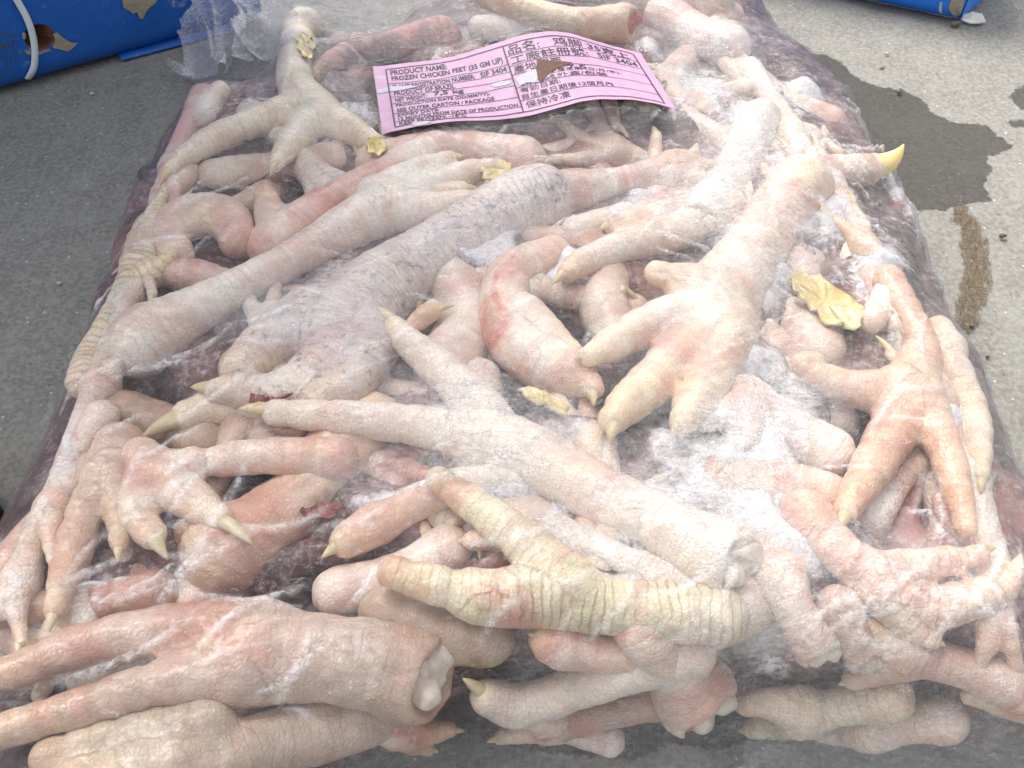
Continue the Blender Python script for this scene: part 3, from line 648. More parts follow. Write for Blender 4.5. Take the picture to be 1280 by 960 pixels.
F_("brown foot between the ringed foot and the large frosted foot", [(480, 760, 34), (540, 790, 38), (610, 800, 34)], [], 'brown', 0.3, 0.3, 0, 0, lift=-9)
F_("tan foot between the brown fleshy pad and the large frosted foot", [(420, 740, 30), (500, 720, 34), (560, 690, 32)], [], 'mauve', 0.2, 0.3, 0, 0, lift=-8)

F_("pale foot with spread toes squeezed against the bag's front rim", [(760, 930, 20), (720, 915, 17), (690, 905, 22)], [([(690, 905, 19), (650, 915, 14), (625, 922, 9)], (608, 928)), ([(690, 900, 19), (655, 895, 14), (632, 896, 9)], (616, 900))], 'pale', 0.6, 0.3, 0, .25, lift=-4)
F_("pinkish toe tips low at the front beside the large frosted foot", [(470, 905, 24), (500, 910, 20)], [([(500, 910, 20), (540, 915, 15), (562, 912, 10)], (580, 914)), ([(495, 915, 18), (520, 930, 13), (535, 936, 9)], (548, 940))], 'pink', 0.9, 0.2, 0, .25, lift=-5)
F_("cream foot end under the crumpled film at the front right", [(1180, 900, 30), (1130, 905, 24), (1090, 912, 28)], [([(1090, 910, 22), (1050, 918, 15), (1025, 920, 10)], (1008, 924))], 'cream', 0.4, 0.4, 0, .25, lift=-4)

# --- lower layer: half-buried feet that show in the gaps
CUR = S - 0.016 * np.clip(DARK * 1.3 - 0.2, 0, 1)
LAND = [(620, 560, 'the central foot'), (720, 750, 'the ringed yellow foot'), (900, 370, 'the plump cream foot'), (1130, 500, 'the orange foot'), (500, 340, 'the grey speckled foot'),
        (230, 400, 'the bare knuckle'), (215, 520, 'the thick yellow claw'), (330, 160, 'the shoulder toe'), (130, 400, 'the slim ridged foot'), (250, 290, 'the ring-shaped foot'), (660, 400, 'the half-circle foot'),
        (800, 225, 'the purple shank'), (900, 230, 'the bluish joint'), (250, 620, 'the hooked claws'), (290, 690, 'the brown pad'), (330, 820, 'the two long toes'), (650, 880, 'the white scaly toe'), (868, 868, 'the sawn joint'),
        (1150, 740, 'the arched foot'), (1020, 800, 'the red stump'), (1215, 540, 'the smooth creamy toe'), (80, 690, 'the tan toe'), (650, 110, 'the pink label'), (780, 30, 'the burnt cut end'), (1030, 380, 'the peeled skin'), (1100, 200, 'the piercing claw'), (960, 530, 'the frost-buried foot')]
WORD = dict(brown='brownish', pink='pinkish', mauve='mauve', tan='tan', pale='pale', cream='cream'); USED = set()
rf = random.Random(21); cells = []
for gy_ in range(9):
    for gx_ in range(8): cells.append((gx_, gy_))
for gx_, gy_ in cells:
    v_ = (gy_ + rf.uniform(.2, .8)) / 9; py_ = 40 + 850 * v_; lx_ = np.interp(py_, [40, 300, 600, 900], [330, 190, 60, -40]); rx_ = np.interp(py_, [40, 300, 600, 900], [930, 1090, 1240, 1330])
    px_ = lx_ + (rx_ - lx_) * (gx_ + rf.uniform(.2, .8)) / 8
    k_ = (2.45 + 2.3 * py_ / 960); an = rf.uniform(0, 6.28); c1, s1 = math.cos(an), math.sin(an) * .8
    def at_(l, o=0.0): return px_ + k_ * (l * c1 - o * s1), py_ + k_ * (l * s1 + o * c1)
    R_ = rf.uniform(5.5, 7.5) * k_; bend = rf.uniform(-8, 8)
    sh = [(*at_(-34, bend), R_ * 1.15), (*at_(-14), R_ * .92), (*at_(6), R_ * 1.05)]
    tl = []
    for da in (-.6, .05, .7):
        da += rf.uniform(-.15, .15); L_ = rf.uniform(24, 34); q1 = at_(6 + L_ * .5 * math.cos(da), L_ * .5 * math.sin(da)); q2 = at_(6 + L_ * math.cos(da + .1), L_ * math.sin(da + .1)); q3 = at_(6 + (L_ + 9) * math.cos(da), (L_ + 9) * math.sin(da))
        tl.append(([(*at_(4), R_ * .7), (*q1, R_ * .55), (*q2, R_ * .36)], (*q3, -2)))
    keep = []
    mids = [tuple((np.array(a_) + np.array(b_)) / 2) for c_ in [sh] + [t_[0] for t_ in tl] for a_, b_ in zip(c_, c_[1:])]
    if any(bil(DARK, *[np.array([v]) for v in on_pile(q[0], q[1])[0][:2]])[0] > 0.45 for q in mids): continue
    for q in sh + [e for t_ in tl for e in t_[0]]:
        pp = on_pile(q[0], q[1], -0.02)[0]; keep.append(bil(SD, *[np.array([v]) for v in pp[:2]])[0] > 0.015 and bil(DARK, *[np.array([v]) for v in pp[:2]])[0] < 0.5)
    if sum(keep[:3]) < 3 or bil(SD, *[np.array([v]) for v in on_pile(px_, py_)[0][:2]])[0] < 0.03: continue
    tl = [t_ for n_, t_ in enumerate(tl) if all(keep[3 + 3 * n_: 6 + 3 * n_]) and bil(SD, *[np.array([v]) for v in on_pile(*t_[1][:2], -0.016)[0][:2]])[0] > 0.012]
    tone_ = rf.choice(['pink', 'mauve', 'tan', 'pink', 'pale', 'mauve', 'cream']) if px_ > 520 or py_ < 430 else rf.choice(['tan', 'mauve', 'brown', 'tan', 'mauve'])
    lm = sorted(LAND, key=lambda q: math.hypot(q[0] - px_, q[1] - py_))[:6]; lab_ = None
    for a_ in range(6):
        for b_ in range(a_ + 1, 6):
            l_ = f"{WORD[tone_]} half-buried foot between {lm[a_][2]} and {lm[b_][2]}"
            if l_ not in USED: lab_ = l_; break
        if lab_: break
    USED.add(lab_)
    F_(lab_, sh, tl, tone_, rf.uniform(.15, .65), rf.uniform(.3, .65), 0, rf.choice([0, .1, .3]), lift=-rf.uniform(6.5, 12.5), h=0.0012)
CUR = S
# --- feet lying along the two flanks
for side_, seq in (('right', [(1000, 150), (1060, 250), (1105, 330), (1150, 430), (1195, 520), (1235, 620), (1262, 730)]), ('left', [(215, 195), (180, 290), (140, 395), (100, 500), (50, 610), (10, 700)])):
    for n_, (fx_, fy_) in enumerate(seq):
        k_ = (2.45 + 2.3 * fy_ / 960); sg = 1 if side_ == 'right' else -1
        nx_, ny_ = (seq[min(n_ + 1, len(seq) - 1)][0] - seq[max(n_ - 1, 0)][0], seq[min(n_ + 1, len(seq) - 1)][1] - seq[max(n_ - 1, 0)][1]); ln_ = math.hypot(nx_, ny_); nx_, ny_ = nx_ / ln_, ny_ / ln_
        if rf.random() < .5: nx_, ny_ = -nx_, -ny_
        ins_ = (-sg, 0.15); R_ = rf.uniform(5.0, 6.2) * k_; jt = rf.uniform(2, 7) * k_
        def fp(l, o): return fx_ + k_ * l * nx_ + ins_[0] * (jt + o * k_), fy_ + k_ * l * ny_ + ins_[1] * (jt + o * k_)
        sh = [(*fp(-26, 3), R_ * 1.15), (*fp(-10, 0), R_ * .85), (*fp(6, 1), R_ * 1.05)]
        tl = [([(*fp(6, 1), R_ * .75), (*fp(16, -1 + da), R_ * .52), (*fp(25, da * 1.8), R_ * .34)], (*fp(32, da * 2.2), -1)) for da in (-1.5, 5.0)]
        lm = sorted(LAND, key=lambda q: math.hypot(q[0] - fx_, q[1] - fy_)); tone_ = rf.choice(['pale', 'pink', 'cream', 'mauve'])
        for q in lm:
            lab_ = f"{WORD[tone_]} foot lying along the bag's {'shaded' if side_ == 'left' else 'sunlit'} flank next to {q[2]}"
            if lab_ not in USED: break
        USED.add(lab_)
        F_(lab_, sh, tl, tone_, rf.uniform(.3, .7), rf.uniform(.35, .6), 0, .2, lift=-3.5, h=0.0012)

# ------------------------------------------------------------------ frozen juice filling the pile
SNOW = splat0([(620, 545, 70, 35, .8), (560, 500, 50, 25, .6), (905, 560, 70, 40, 1), (985, 515, 70, 40, 1), (1040, 560, 50, 30, .7), (760, 610, 60, 25, .6), (470, 610, 60, 20, .6), (640, 600, 50, 20, .7),
               (930, 660, 60, 40, .7), (850, 640, 50, 30, .5), (980, 740, 60, 40, .7), (880, 790, 50, 30, .6), (920, 240, 30, 60, .7), (850, 215, 60, 30, .6), (1010, 600, 60, 40, .7), (720, 520, 60, 25, .6), (230, 860, 60, 20, .4),
               (880, 90, 70, 40, .6), (1010, 190, 50, 40, .6), (1090, 640, 50, 60, .4), (1050, 250, 40, 40, .7), (1105, 320, 40, 50, .75), (1150, 420, 35, 50, .75), (1195, 500, 35, 60, .7), (1225, 620, 40, 80, .7), (960, 130, 60, 40, .75), (1000, 170, 50, 40, .7), (1250, 720, 50, 60, .7), (150, 400, 20, 80, .35), (60, 600, 40, 60, .3), (560, 250, 60, 20, .5), (380, 350, 60, 20, .4)])
SNOW = np.maximum(SNOW, np.clip(vnoise(XX, YY, 32, 91, 3) * 2.2 - 0.4, 0, 0.7) * np.clip((FX0 - 100) / 500, 0.15, 1) * (1 - DARK))
lump_ = vnoise(XX, YY, 55, 11, 3); lump2 = 1 - np.abs(vnoise(XX * 1.2 + YY * .5, YY, 38, 14, 2)) * 2
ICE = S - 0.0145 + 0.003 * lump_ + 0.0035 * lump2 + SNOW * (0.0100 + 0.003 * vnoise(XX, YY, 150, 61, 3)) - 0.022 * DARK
ICE = np.where(SD > 0.004, np.maximum(ICE * np.clip((SD - 0.004) / 0.014, 0, 1), 0.001), 0)
st = 2
sub = (slice(None, None, st), slice(None, None, st))
def grid_mesh(name, Z, mask, mat, attrs=None, step=1, snap=False):
    xs, ys, z, m = XX[::step, ::step], YY[::step, ::step], Z[::step, ::step], mask[::step, ::step]
    fm = m[:-1, :-1] & m[1:, :-1] & m[1:, 1:] & m[:-1, 1:]
    used = np.zeros(m.shape, bool); used[:-1, :-1] |= fm; used[1:, :-1] |= fm; used[1:, 1:] |= fm; used[:-1, 1:] |= fm
    idx = np.full(m.shape, -1); idx[used] = np.arange(used.sum())
    q = np.stack([idx[:-1, :-1][fm], idx[1:, :-1][fm], idx[1:, 1:][fm], idx[:-1, 1:][fm]], 1)
    V = np.stack([xs[used], ys[used], z[used]], 1)
    if snap:                                     # rim vertices pulled onto the smooth outline
        e_ = mask.copy(); e_[1:-1, 1:-1] &= ~(mask[2:, 1:-1] & mask[:-2, 1:-1] & mask[1:-1, 2:] & mask[1:-1, :-2] & mask[2:, 2:] & mask[:-2, :-2] & mask[2:, :-2] & mask[:-2, 2:])
        dx_ = np.where(e_ & (fld < 0.3), fld / gm_, 0); V[:, 0] -= np.clip(dx_ * gxf, -GH, GH)[used]; V[:, 1] -= np.clip(dx_ * gyf, -GH, GH)[used]
    o = mesh_obj(name, V, q, mat)
    for k, A in (attrs or {}).items():
        a = o.data.attributes.new(k, 'FLOAT', 'POINT'); a.data.foreach_set('value', A[::step, ::step][used].astype(np.float32))
    return o
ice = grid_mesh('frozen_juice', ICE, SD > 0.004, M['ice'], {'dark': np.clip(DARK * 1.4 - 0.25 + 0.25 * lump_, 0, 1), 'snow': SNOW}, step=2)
tag(ice, 'dark frozen meat juice filling the gaps between the feet', 'frozen juice', kind='stuff')

# ------------------------------------------------------------------ label sheet shape (needed before the film)
TOP = [(466, 83), (512, 79), (560, 74), (600, 61), (640, 48), (672, 41), (700, 40), (735, 50), (770, 60), (801, 67)]
BOT = [(478, 168), (520, 158), (560, 153), (610, 150), (655, 147), (685, 138), (715, 128), (760, 123), (805, 126), (846, 137)]
LZ = 0.0665
def edge(E, u):
    a = np.array(E, float); s = (a[:, 0] - a[0, 0]) / (a[-1, 0] - a[0, 0]); t = np.clip(u, 0, 1)
    return np.interp(t, s, a[:, 0]), np.interp(t, s, a[:, 1])
LC = [P(*p, LZ) for p in (TOP[0], TOP[-1], BOT[0], BOT[-1])]
def smooth_edge(E):
    us = np.linspace(0, 1, 41); x, y = edge(E, us); 
    k = np.array([1, 2, 3, 4, 3, 2, 1.]); k /= k.sum()
    yp = np.pad(y, 3, mode='reflect', reflect_type='odd'); return us, x, np.convolve(yp, k, 'valid')
TE, BE = smooth_edge(TOP), smooth_edge(BOT)
def label_pt(u, v, off=0.0):
    """a flat rectangle in plan, rippled in height so that its edges run as the sheet's edges do"""
    p = (LC[0] * (1 - u) + LC[1] * u) * (1 - v) + (LC[2] * (1 - u) + LC[3] * u) * v
    want = np.interp(u, TE[0], TE[2]) * (1 - v) + np.interp(u, BE[0], BE[2]) * v
    p = p.copy()
    for _ in range(3):
        _, y, d = proj(p); p[2] += (y - want) * d / FPX / math.cos(math.radians(PITCH)) * 0.9
    p[2] += off + 0.0006 * float(vnoise(np.array(u * 14.), np.array(v * 5.), 0.9, 77, 3)); return p
lab_grid = [[label_pt(u, v) for v in np.linspace(0, 1, 25)] for u in np.linspace(0, 1, 61)]
lab_grid = np.array(lab_grid)

# ------------------------------------------------------------------ bag film: a membrane relaxed over the pile
lg = np.array([[label_pt(u, v) for v in np.linspace(-.02, 1.02, 60)] for u in np.linspace(-.01, 1.01, 140)]).reshape(-1, 3)
OBST = np.maximum(OBST, np.where(SD > 0.006, ICE, 0))
lz = np.zeros((NX, NY)); ii = np.round((lg[:, 0] - GX0) / GH).astype(int); jj = np.round((lg[:, 1] - GY0) / GH).astype(int); lz[ii, jj] = lg[:, 2] - 0.0006
for _ in range(2): lz = np.where(lz > 0, lz, np.maximum.reduce([np.roll(lz, s, a) for s in (1, -1) for a in (0, 1)]))
FILM_POLY = [(p[0], p[1]) for p in poly]
fpoly = np.array(FILM_POLY)
SDF_ = SD + 0.0025 + 0.001 * vnoise(XX, YY, 30, 5, 1)
extra = poly_sd(XX, YY, np.array([tuple(P(*q)[:2]) for q in ((985, 920), (1040, 951), (1130, 962), (1250, 985), (1400, 975), (1400, 860), (1180, 840), (1000, 860))]))
SDF_ = np.maximum(SDF_, extra + 0.001 * vnoise(XX, YY, 40, 8, 1))
extra2 = poly_sd(XX, YY, np.array([tuple(P(*q)[:2]) for q in ((226, 96), (262, 40), (290, -60), (700, -70), (700, 10), (420, 70), (260, 112))]))
SDF_ = np.maximum(SDF_, extra2)
occ = (OBST > 0.004) & (SD > -0.03) & ~(np.hypot(XX - on_pile(1112, 200, 0.0)[0][0], YY - on_pile(1112, 200, 0.0)[0][1]) < 0.014)
for _ in range(8): occ = np.logical_or.reduce([occ] + [np.roll(occ, q, b) for q in (1, -1) for b in (0, 1)])
inside = (SDF_ > 0) | occ
fld = inside.astype(float)
for _ in range(10):
    p_ = np.pad(fld, 1, mode='edge'); fld = (p_[1:-1, 1:-1] * 2 + p_[2:, 1:-1] + p_[:-2, 1:-1] + p_[1:-1, 2:] + p_[1:-1, :-2]) / 6
fld -= 0.45; inside = fld > 0
gxf, gyf = np.gradient(fld, GH); gm_ = gxf ** 2 + gyf ** 2 + 1e-3
def claw_hole():
    q = on_pile(1108, 205, 0.0)[0]; return q
def relax(O, lab, ins, h, it, u, sag):
    for _ in range(it):
        a = np.empty_like(u)
        a[1:-1, 1:-1] = 0.25 * (u[2:, 1:-1] + u[:-2, 1:-1] + u[1:-1, 2:] + u[1:-1, :-2])
        a[0], a[-1], a[:, 0], a[:, -1] = u[0], u[-1], u[:, 0], u[:, -1]
        a[:, -1] = a[:, -2]
        u = np.maximum(O, a - sag * h * h)
        u = np.where(lab > 0, lab, u); u = np.where(ins, u, 0.0)
    return u
O1 = np.where(inside, OBST + 0.0006, 0)
claws_out = on_pile(1128, 182, 0.011)[0]
rad = np.hypot(XX - on_pile(1112, 200, 0.0)[0][0], YY - on_pile(1112, 200, 0.0)[0][1])
O1 = np.where(rad < 0.012, np.minimum(O1, S + 0.001), O1)
SAG = 6.5
u = np.where(inside, np.maximum(S[:, :], O1), 0)
c4 = (slice(None, None, 4), slice(None, None, 4)); c2 = (slice(None, None, 2), slice(None, None, 2))
def pool(A, k):
    n, m = (A.shape[0] + k - 1) // k * k, (A.shape[1] + k - 1) // k * k
    B = np.full((n, m), 0.0); B[:A.shape[0], :A.shape[1]] = A; return B.reshape(n // k, k, m // k, k).max((1, 3))
def upto(Uc, k):
    fx, fy = np.arange(NX) / k, np.arange(NY) / k
    i = np.minimum(fx.astype(int), Uc.shape[0] - 2); j = np.minimum(fy.astype(int), Uc.shape[1] - 2)
    a, b = (fx - i)[:, None], (fy - j)[None]
    return (Uc[i][:, j] * (1 - a) + Uc[i + 1][:, j] * a) * (1 - b) + (Uc[i][:, j + 1] * (1 - a) + Uc[i + 1][:, j + 1] * a) * b
Oc = O1[c4]; u4 = relax(Oc, lz[c4], inside[c4], GH * 4, 260, u[c4], SAG)
u = np.where(inside, np.maximum(upto(u4, 4), O1), 0)
u = relax(O1, lz, inside, GH, 160, u, SAG)
for _ in range(4):
    u[1:-1, 1:-1] = np.where(inside[1:-1, 1:-1], 0.4 * u[1:-1, 1:-1] + 0.15 * (u[2:, 1:-1] + u[:-2, 1:-1] + u[1:-1, 2:] + u[1:-1, :-2]), 0)
gap = np.clip(u - OBST, 0, 0.03)
FX, FY, _ = proj(np.stack([XX, YY, u], -1))
free_ = (OBST < 0.004) | (SDF_ < 0.006)
for _ in range(14):                              # the hem hangs in smooth folds
    b_ = u.copy(); b_[1:-1, 1:-1] = 0.25 * (u[2:, 1:-1] + u[:-2, 1:-1] + u[1:-1, 2:] + u[1:-1, :-2]); u = np.where(inside & free_ & (lz == 0), np.maximum(b_, 0.0006), u)
OB2 = np.where((rad > 0.012), OBST, 0)
for _ in range(2): OB2 = np.maximum.reduce([OB2] + [np.roll(OB2, q, b) for q in (1, -1) for b in (0, 1)])
for _ in range(6):
    p_ = np.pad(OB2, 1, mode='edge'); OB2 = np.maximum((p_[2:, 1:-1] + p_[:-2, 1:-1] + p_[1:-1, 2:] + p_[1:-1, :-2]) / 4, np.where(rad > 0.012, OBST, 0) + 0.0004)
u = np.where(inside & free_ & (lz == 0), np.maximum(u, OB2), u)
# wrinkles: ridged, run mostly across; stronger in the loose film near the rim and at the upper end
def ridged(ang, s1, s2, seed):
    a, b = XX * math.cos(ang) + YY * math.sin(ang), -XX * math.sin(ang) + YY * math.cos(ang)
    wv = vnoise(a, b, 20, seed + 5, 2) * 0.012
    return (1 - np.abs(vnoise(a * s1, (b + wv) * s2, 1.0, seed, 3))) ** 4
loose = np.clip(gap / 0.006, 0, 1); rim = np.clip(1 - SDF_ / 0.03, 0, 1)
pxm = np.clip((330 - FY) / 250, 0, 1); rgt = np.clip((FX - 850) / 250, 0, 1) * np.clip((400 - FY) / 200, 0, 1)
amp = 0.00035 + 0.0009 * loose + 0.0013 * rim + 0.0022 * rgt
wr = ridged(0.5, 22, 130, 21) + 0.7 * ridged(-0.35, 30, 160, 31) + 0.6 * ridged(1.7, 40, 170, 41)
rc_ = np.random.default_rng(44); CRE = np.zeros_like(u)
for k in range(230):
    if k < 130:
        cpx, cpy = rc_.uniform(40, 1250), rc_.uniform(40, 900); a0_ = rc_.normal(0.5, 0.5)
    elif k < 180:
        cpx, cpy = rc_.uniform(780, 1120), rc_.uniform(90, 380); a0_ = rc_.normal(-0.5, 0.5)
    else:
        cpx, cpy = (rc_.uniform(30, 220), rc_.uniform(250, 800)) if k % 2 else (rc_.uniform(900, 1270), rc_.uniform(760, 950)); a0_ = rc_.normal(0.7, 0.5)
    p0_ = on_pile(cpx, cpy)[0][:2]; L_ = rc_.uniform(0.012, 0.05); ds = np.linspace(-1, 1, 26); cu_ = rc_.normal(0, 0.35); hgt = rc_.uniform(0.001, 0.0024); wd_ = rc_.uniform(0.0009, 0.0016)
    xs_ = p0_[0] + L_ / 2 * np.cumsum(np.cos(a0_ + cu_ * ds)) / 13 ; ys_ = p0_[1] + L_ / 2 * np.cumsum(np.sin(a0_ + cu_ * ds)) / 13
    i0, i1 = int((xs_.min() - .004 - GX0) / GH), int((xs_.max() + .004 - GX0) / GH) + 1; j0, j1 = int((ys_.min() - .004 - GY0) / GH), int((ys_.max() + .004 - GY0) / GH) + 1
    i0, j0 = max(i0, 0), max(j0, 0); sx_, sy_ = XX[i0:i1, j0:j1], YY[i0:i1, j0:j1]
    if sx_.size == 0: continue
    d_ = np.stack([np.hypot(sx_ - a_, sy_ - b_) for a_, b_ in zip(xs_, ys_)]); kk_ = d_.argmin(0); d_ = d_.min(0)
    CRE[i0:i1, j0:j1] = np.maximum(CRE[i0:i1, j0:j1], hgt * (1 - ds[kk_] ** 2) * np.exp(-(d_ / wd_) ** 2))
labm = np.clip(1 - np.where(lz > 0, 1, 0), 0, 1)
u = np.where(inside, u + (amp * (wr - 0.35) + CRE * np.clip(0.5 + loose, 0, 1)) * labm * np.clip(SDF_ / 0.004, 0.15, 1), 0)
u = np.maximum(u, np.where(inside & ~free_ & (lz == 0) & (rad > 0.012), np.maximum(OBST + 0.0003, 0.0006), 0.0006))

def splat(lst):
    A = np.zeros_like(u)
    for x, y, rx, ry, s in lst: A += s * np.exp(-(((FX - x) / rx) ** 2 + ((FY - y) / ry) ** 2))
    return A
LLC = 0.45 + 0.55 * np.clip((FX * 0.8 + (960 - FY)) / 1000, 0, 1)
frost = np.minimum(0.8, 1.0) * splat([(620, 540, 90, 40, .8), (560, 490, 70, 30, .5), (900, 560, 80, 50, .9), (980, 510, 90, 60, .7), (760, 620, 90, 40, .5), (450, 600, 90, 40, .35),
               (880, 640, 90, 50, .35), (950, 700, 70, 60, .4), (620, 590, 60, 30, .5), (420, 380, 120, 60, .35), (600, 290, 90, 40, .45), (920, 230, 60, 80, .6),
               (980, 300, 60, 60, .5), (820, 240, 90, 40, .4), (230, 840, 120, 40, .35), (430, 800, 90, 50, .25), (1100, 700, 100, 50, .35), (960, 800, 120, 70, .35),
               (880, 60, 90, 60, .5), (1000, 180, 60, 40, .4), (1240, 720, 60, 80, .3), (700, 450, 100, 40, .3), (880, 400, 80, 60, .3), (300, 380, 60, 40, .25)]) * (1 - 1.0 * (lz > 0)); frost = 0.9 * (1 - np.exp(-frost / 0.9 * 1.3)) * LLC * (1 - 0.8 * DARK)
clear = splat([(560, 390, 50, 40, 1), (320, 590, 60, 50, .8), (410, 670, 60, 40, .8), (700, 740, 120, 50, .7), (560, 880, 60, 50, .8), (715, 385, 40, 40, .7), (240, 740, 120, 60, .6),
               (1090, 580, 70, 80, .5), (600, 640, 60, 40, .5), (260, 620, 110, 60, .6), (760, 20, 60, 30, 1.0)])
haze = 0.015 + 0.055 * np.clip(gap / 0.012, 0, 1) + 0.18 * np.clip((260 - FY) / 200, 0, 1) + 0.06 * np.clip((300 - FX) / 200, 0, 1) + 0.20 * rim + 0.24 * np.clip((FX - 960 - 0.35 * FY) / 120, 0, 1)
back = np.clip((-(FY - (0.27 * FX - 150))) / 14 + 0.5, 0, 1)          # past the folded mouth of the bag only one clear layer is left
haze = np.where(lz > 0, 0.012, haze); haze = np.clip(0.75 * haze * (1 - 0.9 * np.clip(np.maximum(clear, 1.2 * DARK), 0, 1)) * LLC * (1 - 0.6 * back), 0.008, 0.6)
hole = (rad < 0.0065)
bag = grid_mesh('plastic_bag', u, inside & ~hole & (YY < 0.72), M['film'], {'haze': haze, 'frost': frost, 'crease': np.clip(CRE / 0.0018, 0, 1) * (lz == 0)}, snap=True)
tag(bag, 'clear frosted plastic bag wrapped tightly over the pile of frozen chicken feet', 'bag')

# loose film: crumpled mouth at the upper left, thin flange on the left, strip at the front right
def sheet(name, corners, nu, nv, seed, amp, parent, hz=0.16):
    """corners: bottom-left, bottom-right, top-right, top-left as world points"""
    a, b, c, d = [np.array(q, float) for q in corners]
    U, W = np.meshgrid(np.linspace(0, 1, nu), np.linspace(0, 1, nv), indexing='ij')
    Pt = ((a * (1 - U[..., None]) + b * U[..., None]) * (1 - W[..., None]) + (d * (1 - U[..., None]) + c * U[..., None]) * W[..., None])
    nrm = np.cross(b - a, d - a); nrm /= np.linalg.norm(nrm)
    L1, L2 = np.linalg.norm(b - a), np.linalg.norm(d - a)
    f = (1 - np.abs(vnoise(U * L1 + seed, W * L2, 16, seed, 1))) ** 3 - 0.4 + 0.8 * (1 - np.abs(vnoise(U * L1 * 1.8 + W * L2, W * L2 * .5, 24, seed + 3, 1))) ** 9
    inpl = vnoise(W * 2 + seed, U * 0 + seed, 2.2, seed + 9, 3)
    Pt = Pt + nrm * (amp * f)[..., None] + (b - a) / L1 * (0.006 * inpl)[..., None] + (d - a) / L2 * (0.006 * vnoise(U * 3, W * 0, 2.0, seed + 4, 3) * W)[..., None]
    Pt[..., 2] = np.maximum(Pt[..., 2], 0.0008)
    idx = np.arange(nu * nv).reshape(nu, nv)
    q = np.stack([idx[:-1, :-1].ravel(), idx[1:, :-1].ravel(), idx[1:, 1:].ravel(), idx[:-1, 1:].ravel()], 1)
    o = mesh_obj(name, Pt.reshape(-1, 3), q, M['film_loose'], parent)
    A = o.data.attributes.new('haze', 'FLOAT', 'POINT'); A.data.foreach_set('value', (hz * (0.85 + 0.4 * f)).clip(0.03, 0.6).ravel().astype(np.float32))
    B = o.data.attributes.new('frost', 'FLOAT', 'POINT'); B.data.foreach_set('value', (0.05 + 0.15 * f).clip(0, 1).ravel().astype(np.float32))
    return o
sheet('bag_mouth', [P(222, 100, 0.012), P(288, 84, 0.045), P(322, -20, 0.065), P(243, -20, 0.03)], 60, 70, 3, 0.009, bag, 0.42)
sheet('bag_mouth', [P(272, 88, 0.04), P(352, 62, 0.06), P(372, -25, 0.075), P(322, -25, 0.06)], 60, 70, 8, 0.010, bag, 0.38)
sheet('bag_corner', [P(212, 88, 0.014), P(245, 98, 0.016), P(240, 80, 0.022), P(206, 76, 0.018)], 24, 24, 12, 0.003, bag, 0.3)
sheet('bag_edge', [P(60, 575, 0.006), P(120, 400, 0.03), P(100, 420, 0.012), P(45, 550, 0.004)], 60, 14, 5, 0.002, bag, 0.10)

sheet('bag_edge', [P(900, 968, 0.002), P(1330, 985, 0.002), P(1330, 880, 0.022), P(930, 905, 0.016)], 90, 30, 15, 0.006, bag, 0.13)
sheet('bag_corner', [P(960, 100, 0.010), P(1015, 140, 0.008), P(985, 105, 0.03), P(940, 60, 0.035)], 40, 24, 35, 0.006, bag, 0.3)

# ------------------------------------------------------------------ ground
gN = 520
gxs = np.concatenate([np.linspace(-4, -0.75, 20, endpoint=False), np.linspace(-0.75, 0.75, gN), np.linspace(0.8, 4, 20)])
gys = np.concatenate([np.linspace(-2, -0.05, 12, endpoint=False), np.linspace(-0.05, 0.95, 360), np.linspace(1.0, 6, 20)])
GXX, GYY = np.meshgrid(gxs, gys, indexing='ij')
def stain(pxs): return np.array([tuple(P(*q)[:2]) for q in pxs])
WET = [stain([(900, 40), (953, 48), (968, 60), (1000, 63), (1030, 68), (1056, 80), (1075, 100), (1098, 106), (1125, 110), (1157, 122), (1162, 135), (1187, 150), (1235, 155), (1250, 168), (1268, 182), (1238, 195), (1243, 208), (1230, 228), (1240, 248), (1212, 250), (1180, 262), (1140, 262), (1092, 262), (1060, 300), (900, 300)]),
       stain([(1262, 120), (1278, 106), (1310, 104), (1330, 130), (1300, 140), (1272, 136)]), stain([(1257, 150), (1275, 148), (1310, 150), (1300, 160), (1266, 158)]),
       stain([(1095, 84), (1104, 82), (1110, 88), (1100, 89)]),
       stain([(1240, 594), (1262, 592), (1282, 604), (1320, 640), (1320, 740), (1250, 700)]),
       stain([(560, 905), (640, 935), (700, 938), (760, 952), (860, 935), (1000, 925), (1000, 880), (700, 880)])]
wet = np.full(GXX.shape, -1.0)
for k, pg in enumerate(WET): wet = np.maximum(wet, poly_sd(GXX, GYY, pg))
wetv = np.clip(0.5 + wet / 0.04, 0, 1)
gz = 0.0007 * vnoise(GXX, GYY, 30, 17, 3) - 0.0008
ng = GXX.shape; gi = np.arange(ng[0] * ng[1]).reshape(ng)
gq = np.stack([gi[:-1, :-1].ravel(), gi[1:, :-1].ravel(), gi[1:, 1:].ravel(), gi[:-1, 1:].ravel()], 1)
ground = mesh_obj('ground', np.stack([GXX, GYY, gz], -1).reshape(-1, 3), gq, M['concrete']); tag(ground, kind='structure')
a = ground.data.attributes.new('wet', 'FLOAT', 'POINT'); a.data.foreach_set('value', wetv.ravel().astype(np.float32))


